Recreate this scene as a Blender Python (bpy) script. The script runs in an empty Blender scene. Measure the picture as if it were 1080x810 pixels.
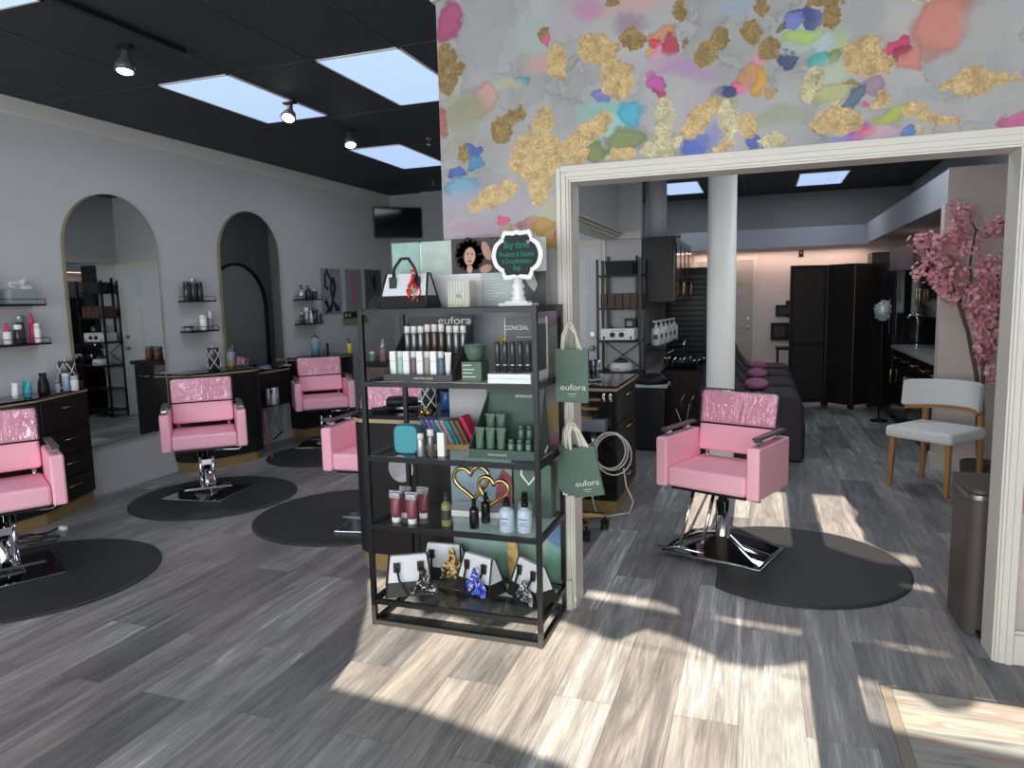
import bpy, bmesh, math, random
from mathutils import Vector, Matrix
from mathutils.geometry import tessellate_polygon
random.seed(7)
S = bpy.context.scene
COL = S.collection
PI = math.pi

# ---------------------------------------------------------------- camera, light, exposure
cd = bpy.data.cameras.new('camera'); cam = bpy.data.objects.new('camera', cd); COL.objects.link(cam)
Rt = Vector((0.943933, 0.329294, -0.023574)); Dn = Vector((0.017142, -0.120198, -0.992602)); Fw = Vector((-0.329691, 0.936546, -0.119104))
cam.matrix_world = Matrix(((Rt.x, -Dn.x, -Fw.x, 0), (Rt.y, -Dn.y, -Fw.y, 0), (Rt.z, -Dn.z, -Fw.z, 1.5), (0, 0, 0, 1)))
cd.sensor_width = 36; cd.lens = 748 / 1080 * 36; cd.clip_start = 0.02
S.camera = cam
S.view_settings.view_transform = 'Standard'; S.view_settings.look = 'None'
S.view_settings.gamma = 1; S.view_settings.use_curve_mapping = False
S.view_settings.exposure = 0.0
S.cycles.use_denoising = True
S.cycles.max_bounces = 8; S.cycles.diffuse_bounces = 6; S.cycles.glossy_bounces = 4; S.cycles.transparent_max_bounces = 12
S.cycles.caustics_reflective = False; S.cycles.caustics_refractive = False
S.cycles.sample_clamp_indirect = 4
w = bpy.data.worlds.new('sky'); S.world = w; w.use_nodes = True
w.node_tree.nodes['Background'].inputs[0].default_value = (0.55, 0.65, 0.8, 1)
w.node_tree.nodes['Background'].inputs[1].default_value = 1.0

TAN = 0.235                                   # slope of the low sun shining in through the storefront
def lamp(name, kind, loc, rot=(0, 0, 0), energy=10, color=(1, 1, 1), size=1, size_y=None, spread=None):
    l = bpy.data.lights.new(name, kind); o = bpy.data.objects.new(name, l); COL.objects.link(o)
    l.energy = energy; l.color = color; o.location = loc; o.rotation_euler = rot
    if kind == 'AREA':
        l.size = size
        if size_y: l.shape = 'RECTANGLE'; l.size_y = size_y
        if spread: l.spread = spread
    elif kind == 'SUN': l.angle = size
    return o
lamp('sun', 'SUN', (0, -6, 4), (PI / 2 - math.atan(TAN), 0, 0), 33.0, (1.0, 0.88, 0.70), math.radians(0.15))
lamp('storefront_daylight', 'AREA', (-1.0, -2.9, 1.5), (PI / 2, 0, 0), 400, (0.95, 0.98, 1.0), 7.8, 2.5)

# ---------------------------------------------------------------- materials
def lin(c): return tuple(((v / 255) / 12.92 if v / 255 <= 0.04045 else (((v / 255) + 0.055) / 1.055) ** 2.4) for v in c)
MC = {}
def mat(name, rgb, rough=0.5, metal=0.0, var=0.08, scale=12, bump=0.0, emit=0, alpha=1, trans=0, coat=0, spec=0.5, ior=1.45, stretch=None):
    if name in MC: return MC[name]
    m = bpy.data.materials.new(name); m.use_nodes = True; nt = m.node_tree; N = nt.nodes; L = nt.links
    p = N['Principled BSDF']; c = lin(rgb)
    p.inputs['Roughness'].default_value = rough; p.inputs['Metallic'].default_value = metal
    p.inputs['IOR'].default_value = ior; p.inputs['Specular IOR Level'].default_value = spec
    tc = N.new('ShaderNodeTexCoord'); mp = N.new('ShaderNodeMapping'); L.new(tc.outputs['Object'], mp.inputs[0])
    if stretch: mp.inputs['Scale'].default_value = stretch
    no = N.new('ShaderNodeTexNoise'); no.inputs['Scale'].default_value = scale; no.inputs['Detail'].default_value = 4
    L.new(mp.outputs[0], no.inputs['Vector'])
    mx = N.new('ShaderNodeMix'); mx.data_type = 'RGBA'
    mx.inputs[6].default_value = tuple(v * (1 - var) for v in c) + (1,); mx.inputs[7].default_value = tuple(min(1, v * (1 + var)) for v in c) + (1,)
    L.new(no.outputs['Fac'], mx.inputs[0]); L.new(mx.outputs[2], p.inputs['Base Color'])
    if bump:
        b = N.new('ShaderNodeBump'); b.inputs['Strength'].default_value = bump; b.inputs['Distance'].default_value = 0.01
        L.new(no.outputs['Fac'], b.inputs['Height']); L.new(b.outputs[0], p.inputs['Normal'])
    if emit: L.new(mx.outputs[2], p.inputs['Emission Color']); p.inputs['Emission Strength'].default_value = emit
    p.inputs['Alpha'].default_value = alpha; p.inputs['Transmission Weight'].default_value = trans; p.inputs['Coat Weight'].default_value = coat
    MC[name] = m; return m

def glassy(name, rgb, fac, rough=0.03):
    """thin clear sheet: mostly see-through with a glossy reflection"""
    m = bpy.data.materials.new(name); m.use_nodes = True; nt = m.node_tree; N = nt.nodes; L = nt.links
    N.remove(N['Principled BSDF']); out = N['Material Output']
    t = N.new('ShaderNodeBsdfTransparent'); t.inputs[0].default_value = lin(rgb) + (1,)
    g = N.new('ShaderNodeBsdfGlossy'); g.inputs['Roughness'].default_value = rough
    f = N.new('ShaderNodeFresnel'); f.inputs[0].default_value = 1.5
    a = N.new('ShaderNodeMath'); a.operation = 'MULTIPLY_ADD'; a.inputs[1].default_value = 0.9; a.inputs[2].default_value = fac
    ge = N.new('ShaderNodeNewGeometry'); iv = N.new('ShaderNodeMath'); iv.operation = 'SUBTRACT'; iv.inputs[0].default_value = 1; L.new(ge.outputs['Backfacing'], iv.inputs[1])
    a2 = N.new('ShaderNodeMath'); a2.operation = 'MULTIPLY'; L.new(a.outputs[0], a2.inputs[0]); L.new(iv.outputs[0], a2.inputs[1])
    s = N.new('ShaderNodeMixShader'); L.new(f.outputs[0], a.inputs[0]); L.new(a2.outputs[0], s.inputs[0])
    no = N.new('ShaderNodeTexNoise'); no.inputs['Scale'].default_value = 9; b = N.new('ShaderNodeBump'); b.inputs['Strength'].default_value = 0.02
    L.new(no.outputs['Fac'], b.inputs['Height']); L.new(b.outputs[0], g.inputs['Normal'])
    L.new(t.outputs[0], s.inputs[1]); L.new(g.outputs[0], s.inputs[2]); L.new(s.outputs[0], out.inputs[0])
    return m

M_WALL = mat('painted_wall', (192, 192, 193), 0.75, var=0.03, scale=3)
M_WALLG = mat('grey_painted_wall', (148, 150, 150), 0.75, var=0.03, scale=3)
M_SOFF = mat('soffit_paint', (164, 168, 176), 0.7, var=0.03, scale=3)
M_PINKWALL = mat('warm_white_wall', (214, 206, 200), 0.7, var=0.03, scale=3)
M_TRIM = mat('white_trim', (208, 205, 196), 0.4, var=0.02, scale=6)
M_CEIL = mat('black_ceiling_tile', (50, 53, 57), 0.7, var=0.15, scale=30)
M_GRID = mat('ceiling_grid', (56, 59, 63), 0.5)
M_BLK = mat('black_metal', (34, 35, 36), 0.35, 0.6, var=0.1)
M_BLKP = mat('black_plastic', (24, 24, 26), 0.45, var=0.1, spec=0.3)
M_CAB = mat('black_laminate', (32, 29, 28), 0.4, var=0.12, scale=4, spec=0.3)
M_CABG = mat('gloss_black_laminate', (24, 22, 22), 0.12, var=0.1, scale=4)
M_TAN = mat('gold_edge_band', (168, 148, 116), 0.4, var=0.08, scale=30)
M_KICK = mat('gold_toe_kick', (150, 126, 84), 0.4, 0.2, var=0.12, scale=10)
M_GOLD = mat('polished_gold', (186, 156, 106), 0.22, 1.0, var=0.06)
M_CHROME = mat('chrome', (222, 224, 228), 0.07, 1.0, var=0.02)
M_STEEL = mat('brushed_steel', (160, 160, 162), 0.3, 1.0, var=0.05, scale=40)
M_PINK = mat('pink_vinyl', (250, 184, 202), 0.42, var=0.03, scale=60, bump=0.02)
M_MAT = mat('black_rubber', (44, 44, 46), 0.55, var=0.08, scale=60, bump=0.05)
M_WHITE = mat('white_plastic', (232, 232, 230), 0.35, var=0.02)
M_GREEN = mat('forest_green_card', (80, 104, 92), 0.55, var=0.05, scale=20)
M_GREEND = mat('deep_green_card', (60, 82, 74), 0.55, var=0.05, scale=20)
M_MIRROR = mat('mirror_silver', (212, 214, 212), 0.015, 1.0, var=0.0)
M_GLASS = glassy('clear_glass', (240, 246, 243), 0.02)
M_FABW = mat('pale_grey_fabric', (222, 222, 220), 0.9, var=0.08, scale=150, bump=0.2)
M_WOOD = mat('oak_wood', (166, 124, 78), 0.5, var=0.25, scale=14, stretch=(4, 4, 0.6))
M_TXT = mat('silver_print', (206, 208, 204), 0.4)

# ---------------------------------------------------------------- mesh building
class MB:
    def __init__(s): s.b = bmesh.new(); s.mi = 0
    def _m(s, vs, faces, M):
        vv = [s.b.verts.new((M @ Vector(v)) if M else Vector(v)) for v in vs]
        out = []
        for f in faces:
            try: q = s.b.faces.new([vv[i] for i in f]); q.material_index = s.mi; out.append(q)
            except ValueError: pass
        return out
    def box(s, x0, x1, y0, y1, z0, z1, M=None):
        v = [(x, y, z) for z in (z0, z1) for y in (y0, y1) for x in (x0, x1)]
        s._m(v, [(0, 2, 3, 1), (4, 5, 7, 6), (0, 1, 5, 4), (2, 6, 7, 3), (0, 4, 6, 2), (1, 3, 7, 5)], M); return s
    def hexa(s, v, M=None):      # 8 verts: bottom ring 4 (ccw), top ring 4
        s._m(v, [(3, 2, 1, 0), (4, 5, 6, 7), (0, 1, 5, 4), (1, 2, 6, 5), (2, 3, 7, 6), (3, 0, 4, 7)], M); return s
    def prism(s, pts, z0, z1, M=None):   # pts xy polygon extruded in z
        n = len(pts); v = [(p[0], p[1], z0) for p in pts] + [(p[0], p[1], z1) for p in pts]
        s._m(v, [tuple(range(n))[::-1], tuple(range(n, 2 * n))] + [(i, (i + 1) % n, n + (i + 1) % n, n + i) for i in range(n)], M); return s
    def prism_y(s, pts, y0, y1, M=None):  # pts xz polygon extruded in y
        n = len(pts); v = [(p[0], y0, p[1]) for p in pts] + [(p[0], y1, p[1]) for p in pts]
        s._m(v, [tuple(range(n)), tuple(range(n, 2 * n))[::-1]] + [(i, n + i, n + (i + 1) % n, (i + 1) % n) for i in range(n)], M); return s
    def lathe(s, prof, n=20, M=None, cap=True):
        v = []; f = []
        for r, z in prof:
            for k in range(n): a = 2 * PI * k / n; v.append((r * math.cos(a), r * math.sin(a), z))
        for i in range(len(prof) - 1):
            for k in range(n): f.append((i * n + k, i * n + (k + 1) % n, (i + 1) * n + (k + 1) % n, (i + 1) * n + k))
        if cap:
            f.append(tuple(range(n))[::-1]); f.append(tuple(range((len(prof) - 1) * n, len(prof) * n)))
        for q in s._m(v, f, M): q.smooth = len(q.verts) == 4
        return s
    def cyl(s, p0, p1, r, r1=None, n=12):
        p0, p1 = Vector(p0), Vector(p1); d = p1 - p0; L = d.length
        if L < 1e-6: return s
        M = Matrix.Translation(p0) @ d.to_track_quat('Z', 'Y').to_matrix().to_4x4()
        return s.lathe([(r, 0), (r if r1 is None else r1, L)], n, M)
    def tube(s, pts, r, n=8, closed=False, rs=None):
        pts = [Vector(p) for p in pts]; N = len(pts); v = []; f = []; prev = None
        for i, p in enumerate(pts):
            a = pts[(i - 1) % N] if (closed or i > 0) else p; b = pts[(i + 1) % N] if (closed or i < N - 1) else p
            t = (b - a).normalized()
            if prev is None:
                u = t.cross(Vector((0, 0, 1)));
                if u.length < 0.05: u = t.cross(Vector((0, 1, 0)))
            else: u = prev - t * prev.dot(t)
            u.normalize(); prev = u; w_ = t.cross(u); rr = rs[i] if rs else r
            for k in range(n):
                an = 2 * PI * k / n; v.append(p + u * rr * math.cos(an) + w_ * rr * math.sin(an))
        for i in range(N if closed else N - 1):
            j = (i + 1) % N
            for k in range(n): f.append((i * n + k, i * n + (k + 1) % n, j * n + (k + 1) % n, j * n + k))
        if not closed: f.append(tuple(range(n))[::-1]); f.append(tuple(range((N - 1) * n, N * n)))
        for q in s._m(v, f, None): q.smooth = True
        return s
    def ball(s, c, r, sc=(1, 1, 1), n=12, M=None):
        v = []; f = []; m = n // 2 + 1
        for i in range(m + 1):
            th = PI * i / m
            for k in range(n):
                a = 2 * PI * k / n; v.append((c[0] + r * sc[0] * math.sin(th) * math.cos(a), c[1] + r * sc[1] * math.sin(th) * math.sin(a), c[2] + r * sc[2] * math.cos(th)))
        for i in range(m):
            for k in range(n): f.append((i * n + k, (i + 1) * n + k, (i + 1) * n + (k + 1) % n, i * n + (k + 1) % n))
        for q in s._m(v, f, M): q.smooth = True
        bmesh.ops.remove_doubles(s.b, verts=s.b.verts[:], dist=1e-6)
        return s
    def grid(s, fn, nu, nv):
        v = [fn(i / nu, j / nv) for j in range(nv + 1) for i in range(nu + 1)]
        for q in s._m(v, [(j * (nu + 1) + i, j * (nu + 1) + i + 1, (j + 1) * (nu + 1) + i + 1, (j + 1) * (nu + 1) + i) for j in range(nv) for i in range(nu)], None): q.smooth = True
        return s
    def build(s, name, m, parent=None, bevel=0, seg=2, loc=None, rotz=0, smooth=False, fix=True):
        if fix: bmesh.ops.recalc_face_normals(s.b, faces=s.b.faces[:])
        me = bpy.data.meshes.new(name); s.b.to_mesh(me); s.b.free()
        for k in (m if isinstance(m, (list, tuple)) else [m]): me.materials.append(k)
        if smooth: me.polygons.foreach_set('use_smooth', [True] * len(me.polygons))
        o = bpy.data.objects.new(name, me); COL.objects.link(o)
        if parent: o.parent = parent
        if loc is not None: o.location = loc
        if rotz: o.rotation_euler[2] = rotz
        if bevel:
            b = o.modifiers.new('bevel', 'BEVEL'); b.width = bevel; b.segments = seg; b.limit_method = 'ANGLE'; b.angle_limit = 0.7
            b.harden_normals = False
            me.polygons.foreach_set('use_smooth', [True] * len(me.polygons))
            n = o.modifiers.new('wn', 'WEIGHTED_NORMAL'); n.keep_sharp = True
        return o

def tag(o, label, cat, group=None, kind=None):
    o['label'] = label; o['category'] = cat
    if group: o['group'] = group
    if kind: o['kind'] = kind
    return o
def thing(name, label, cat, loc=(0, 0, 0), rotz=0, group=None):
    o = bpy.data.objects.new(name, None); COL.objects.link(o); o.location = loc; o.rotation_euler = (0, 0, rotz)
    o.empty_display_size = 0.1
    return tag(o, label, cat, group)
def struct(name, mb, m, label=None, **k):
    o = mb.build(name, m, **k); o['kind'] = 'structure'
    if label: o['label'] = label
    return o
def dup(root, loc, rotz=0, label=None, scale=None):
    r = root.copy(); COL.objects.link(r); r.location = loc; r.rotation_euler = (0, 0, rotz)
    if scale: r.scale = (scale,) * 3
    if label: r['label'] = label
    for ch in list(root.children):
        c = ch.copy(); COL.objects.link(c); c.parent = r
        for g in list(ch.children):
            d = g.copy(); COL.objects.link(d); d.parent = c
    return r
def text(name, body, size, m, parent, loc, rot=(PI / 2, 0, 0), align='CENTER', ext=0.0004, sx=1, bold=0.0):
    cu = bpy.data.curves.new(name, 'FONT'); cu.body = body; cu.size = size; cu.align_x = align; cu.extrude = ext; cu.offset = bold
    t = bpy.data.objects.new('tmp', cu); COL.objects.link(t)
    bpy.context.view_layer.update()
    me = bpy.data.meshes.new_from_object(t.evaluated_get(bpy.context.evaluated_depsgraph_get()))
    bpy.data.objects.remove(t); me.name = name; me.materials.clear(); me.materials.append(m)
    o = bpy.data.objects.new(name, me); COL.objects.link(o); o.parent = parent; o.location = loc; o.rotation_euler = rot; o.scale = (sx, 1, 1)
    return o

# ---------------------------------------------------------------- floor
def floor_material():
    m = bpy.data.materials.new('grey_vinyl_planks'); m.use_nodes = True; nt = m.node_tree; N = nt.nodes; L = nt.links; p = N['Principled BSDF']
    tc = N.new('ShaderNodeTexCoord'); sp = N.new('ShaderNodeSeparateXYZ'); L.new(tc.outputs['Object'], sp.inputs[0])
    cb = N.new('ShaderNodeCombineXYZ'); L.new(sp.outputs[1], cb.inputs[0])
    ad = N.new('ShaderNodeMath'); ad.operation = 'ADD'; ad.inputs[1].default_value = 20.0 * 0.222 + 0.051; L.new(sp.outputs[0], ad.inputs[0]); L.new(ad.outputs[0], cb.inputs[1])
    def brick(ca, cb_, mort):
        b = N.new('ShaderNodeTexBrick'); b.inputs['Scale'].default_value = 1; b.inputs['Brick Width'].default_value = 1.22; b.inputs['Row Height'].default_value = 0.222
        b.inputs['Mortar Size'].default_value = mort; b.offset = 0.37; b.offset_frequency = 2; b.squash = 1
        b.inputs['Color1'].default_value = ca; b.inputs['Color2'].default_value = cb_; b.inputs['Mortar'].default_value = (0, 0, 0, 1); b.inputs['Bias'].default_value = 0
        L.new(cb.outputs[0], b.inputs['Vector']); return b
    b = brick((0, 0, 0, 1), (1, 1, 1, 1), 0.0008)
    # per-plank offset of the grain
    off = N.new('ShaderNodeVectorMath'); off.operation = 'SCALE'; off.inputs['Scale'].default_value = 7.3; L.new(b.outputs['Color'], off.inputs[0])
    av = N.new('ShaderNodeVectorMath'); av.operation = 'ADD'; L.new(tc.outputs['Object'], av.inputs[0]); L.new(off.outputs[0], av.inputs[1])
    def noise(sx, sy, sc, det, dist=0.0):
        mp = N.new('ShaderNodeMapping'); mp.inputs['Scale'].default_value = (sx, sy, 1); L.new(av.outputs[0], mp.inputs[0])
        n = N.new('ShaderNodeTexNoise'); n.inputs['Scale'].default_value = sc; n.inputs['Detail'].default_value = det; n.inputs['Distortion'].default_value = dist; n.inputs['Roughness'].default_value = 0.6
        L.new(mp.outputs[0], n.inputs['Vector']); return n
    fine = noise(20, 0.6, 9, 8, 0.6); broad = noise(5.0, 0.45, 2.3, 5, 1.2); patch = noise(1.5, 0.8, 1.6, 2)
    def ma(op, a, bb, c=None):
        x = N.new('ShaderNodeMath'); x.operation = op
        for i, v in enumerate((a, bb, c)):
            if v is None: continue
            if isinstance(v, (int, float)): x.inputs[i].default_value = v
            else: L.new(v, x.inputs[i])
        return x.outputs[0]
    sb = N.new('ShaderNodeSeparateColor'); L.new(b.outputs['Color'], sb.inputs[0])
    v = ma('MULTIPLY', fine.outputs['Fac'], 0.50)
    v = ma('MULTIPLY_ADD', broad.outputs['Fac'], 0.60, v)
    v = ma('MULTIPLY_ADD', sb.outputs[0], 0.24, v)
    v = ma('MULTIPLY_ADD', patch.outputs['Fac'], 0.22, v)
    cr = N.new('ShaderNodeValToRGB'); L.new(v, cr.inputs[0]); e = cr.color_ramp.elements
    e[0].position = 0.55; e[0].color = lin((84, 84, 86)) + (1,); e[1].position = 1.12; e[1].color = lin((220, 218, 214)) + (1,)
    q = e.new(0.74); q.color = lin((124, 123, 123)) + (1,); q = e.new(0.92); q.color = lin((168, 166, 164)) + (1,)
    mx = N.new('ShaderNodeMix'); mx.data_type = 'RGBA'; L.new(b.outputs['Fac'], mx.inputs[0]); L.new(cr.outputs[0], mx.inputs[6]); mx.inputs[7].default_value = lin((52, 48, 46)) + (1,)
    tn = N.new('ShaderNodeValToRGB'); L.new(sb.outputs[0], tn.inputs[0]); te = tn.color_ramp.elements
    te[0].position = 0.0; te[0].color = (1.0, 1.0, 1.03, 1); te[1].position = 1.0; te[1].color = (0.97, 0.985, 1.0, 1); q = te.new(0.55); q.color = (1.03, 0.98, 0.95, 1)
    tm = N.new('ShaderNodeMix'); tm.data_type = 'RGBA'; tm.blend_type = 'MULTIPLY'; tm.inputs[0].default_value = 1; L.new(mx.outputs[2], tm.inputs[6]); L.new(tn.outputs[0], tm.inputs[7])
    L.new(tm.outputs[2], p.inputs['Base Color'])
    r = ma('MULTIPLY_ADD', fine.outputs['Fac'], 0.2, 0.28); L.new(r, p.inputs['Roughness'])
    bp = N.new('ShaderNodeBump'); bp.inputs['Strength'].default_value = 0.12; bp.inputs['Distance'].default_value = 0.003
    L.new(ma('SUBTRACT', fine.outputs['Fac'], b.outputs['Fac']), bp.inputs['Height']); L.new(bp.outputs[0], p.inputs['Normal'])
    return m
struct('floor', MB().box(-5.2, 3.2, -3.15, 12.4, -0.1, 0), floor_material(), 'grey weathered wood plank floor')
# ---------------------------------------------------------------- ceiling
c = MB(); c.box(-5.2, 3.2, -3.15, 12.4, 3.0, 3.1)
c.mi = 1
x = -5.1
while x < 3.1: c.box(x - 0.006, x + 0.006, -3.0, 12.2, 2.996, 3.0); x += 0.6067
y = -0.93 - 1.2205
while y < 12.2: c.box(-5.04, 3.0, y - 0.006, y + 0.006, 2.9965, 3.0); y += 1.2205
struct('ceiling', c, [M_CEIL, M_GRID], 'black drop ceiling of rectangular tiles', fix=True)
# ---------------------------------------------------------------- walls
struct('wall_left', MB().box(-5.2, -5.04, -3.15, 9.4, 0, 3.0), M_WALL, 'long pale grey wall with the arched mirrors')
b = MB(); b.box(-5.04, -5.02, -3.0, 9.2, 2.895, 3.0); b.box(-5.04, -5.03, -3.0, 9.2, 2.88, 2.895)
struct('trim_1', b, mat('pale_trim', (206, 205, 200), 0.6, var=0.02))
b = MB(); b.box(-5.04, -5.022, -3.0, 9.2, 0, 0.125); b.box(-5.04, -5.03, -3.0, 9.2, 0.125, 0.14)
struct('baseboard_left', b, mat('grey_baseboard', (190, 192, 196), 0.5, var=0.02), bevel=0.003)
b = MB(); b.box(-5.04, -2.9, 9.2, 9.35, 0, 3.0); b.box(-4.5, -2.9, 9.12, 9.2, 0, 3.0)
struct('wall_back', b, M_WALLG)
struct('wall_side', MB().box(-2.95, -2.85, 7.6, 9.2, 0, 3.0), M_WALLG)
struct('wall_partition', MB().box(-2.95, -1.2, 7.6, 7.7, 0, 3.0), M_WALL, 'short wall with a panelled door')
b = MB(); b.box(-1.6, -1.43, 4.2, 7.6, 2.16, 3.0)
struct('wall_header', b, M_WALL)
b = MB()
for k, (o_, z) in enumerate(((0.0, 2.10), (0.02, 2.125), (0.045, 2.15))): b.box(-1.62 - 0.0, -1.43 + o_, 4.2, 7.6, z, z + 0.025)
b.box(-1.43, -1.2, 7.555, 7.6, 2.10, 2.175)
struct('trim_2', b, M_TRIM, bevel=0.006)
struct('baseboard_partition', MB().box(-1.53, -1.2, 7.582, 7.6, 0, 0.14), M_TRIM, bevel=0.004)
struct('wall_low_divider', MB().box(-1.3, -1.2, 7.7, 12.2, 0, 2.12), M_WALL)
struct('wall_far', MB().box(-1.3, 3.2, 12.2, 12.35, 0, 3.0), M_PINKWALL, 'far wall behind the folding screen')
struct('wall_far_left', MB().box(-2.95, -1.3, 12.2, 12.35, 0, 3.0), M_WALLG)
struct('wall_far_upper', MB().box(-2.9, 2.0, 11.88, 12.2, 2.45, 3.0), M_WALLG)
struct('wall_right', MB().box(2.0, 2.1, 3.34, 12.2, 0, 2.45), M_WALL)
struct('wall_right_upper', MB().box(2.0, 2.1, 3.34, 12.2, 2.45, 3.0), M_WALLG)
b = MB(); b.box(1.4, 2.0, 6.62, 12.2, 2.17, 2.45); b.box(-1.2, 1.4, 11.5, 12.2, 2.17, 2.45)
struct('trim_soffit', b, M_SOFF, 'boxed soffit running round the back room')
struct('wall_stub', MB().box(1.37, 2.0, 6.6, 6.72, 0, 2.17), mat('stub_wall_paint', (206, 194, 184), 0.7, var=0.02), 'short white wall behind the cherry tree')
struct('wall_stub_upper', MB().box(1.385, 2.0, 6.6, 6.62, 2.17, 2.45), MC['stub_wall_paint'])
b = MB(); b.box(1.36, 2.0, 6.58, 6.6, 0, 0.14); b.box(1.352, 1.37, 6.6, 6.72, 0, 0.14)
struct('baseboard_stub', b, M_TRIM, bevel=0.004)
struct('baseboard_right', MB().box(1.982, 2.0, 3.34, 6.58, 0, 0.14), M_TRIM, bevel=0.004)
struct('wall_front_right', MB().box(3.0, 3.2, -3.15, 3.2, 0, 3.0), M_WALL)

# unseen storefront behind the camera: openings cut to shape the floor's sun patches
def wz(p): return (p[0], (p[1] + 3.0) * TAN)
HOLES = [
 [(-2.0, 3.25), (-1.85, 3.0), (-1.62, 2.5), (-1.57, 2.24), (-1.15, 2.2), (-0.85, 2.13), (-0.57, 2.06), (-0.4, 1.9), (-0.3, 1.6), (0.2, 1.6), (0.2, 2.97), (0.1, 2.9), (0.015, 2.865), (-0.13, 2.88), (-0.25, 2.97), (-0.34, 3.03), (-0.47, 3.07), (-0.52, 3.0), (-0.57, 2.92), (-0.69, 2.97), (-0.84, 3.03), (-1.0, 3.12), (-1.10, 2.9), (-1.2, 2.87), (-1.3, 2.93), (-1.45, 2.96), (-1.5, 2.92), (-1.55, 2.97), (-1.65, 3.12), (-1.8, 3.3)],
 [(-0.82, 3.42), (-0.82, 3.35), (-0.6, 3.32), (-0.33, 3.28), (-0.36, 3.32), (-0.45, 3.38), (-0.6, 3.40)],
 [(-0.2, 3.295), (-0.1, 3.255), (0.18, 3.215), (0.2, 3.26)],
 [(0.46, 3.235), (0.6, 3.2), (0.79, 3.19), (0.62, 3.225)],
 [(0.379, 2.898), (0.384, 2.605), (0.445, 2.594), (0.829, 2.556), (1.6, 2.48), (1.6, 2.74), (0.9, 2.85), (0.78, 2.86), (0.72, 2.79), (0.64, 2.76), (0.55, 2.84), (0.45, 2.88)],
 [(-0.45, 4.4), (0.2, 4.4), (0.2, 5.6), (-0.45, 5.5)],
 [(0.38, 4.45), (0.5, 4.35), (0.64, 4.25), (0.845, 4.24), (0.845, 4.385), (0.7, 4.42), (0.61, 4.6), (0.63, 4.8), (0.6, 5.0), (0.65, 5.2), (0.62, 5.4), (0.6, 5.58), (0.38, 5.6)],
 [(0.68, 3.98), (0.7, 3.93), (0.84, 3.88), (0.84, 3.93)],
]
def storefront():
    outer = [(-5.2, 0), (3.2, 0), (3.2, 3.0), (-5.2, 3.0)]
    polys = [[Vector((p[0], p[1], 0)) for p in outer]] + [[Vector((*wz(p), 0)) for p in h][::-1] for h in HOLES]
    tris = tessellate_polygon(polys); flat = [v for q in polys for v in q]
    m = MB()
    m._m([(v.x, -3.0, v.y) for v in flat], tris, None)
    a, b_ = wz((-0.87, 2.983)), wz((0.9, 2.74))
    m.tube([(a[0] - 1.2, -3.01, a[1] + 0.04), (a[0], -3.01, a[1]), (b_[0], -3.01, b_[1]), (b_[0] + 1, -3.01, b_[1] - 0.03)], 0.0018, 5)
    struct('wall_storefront_sun_mask', m, M_WALLG, 'unseen storefront wall with openings cut to shape the sun on the floor')
storefront()

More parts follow.
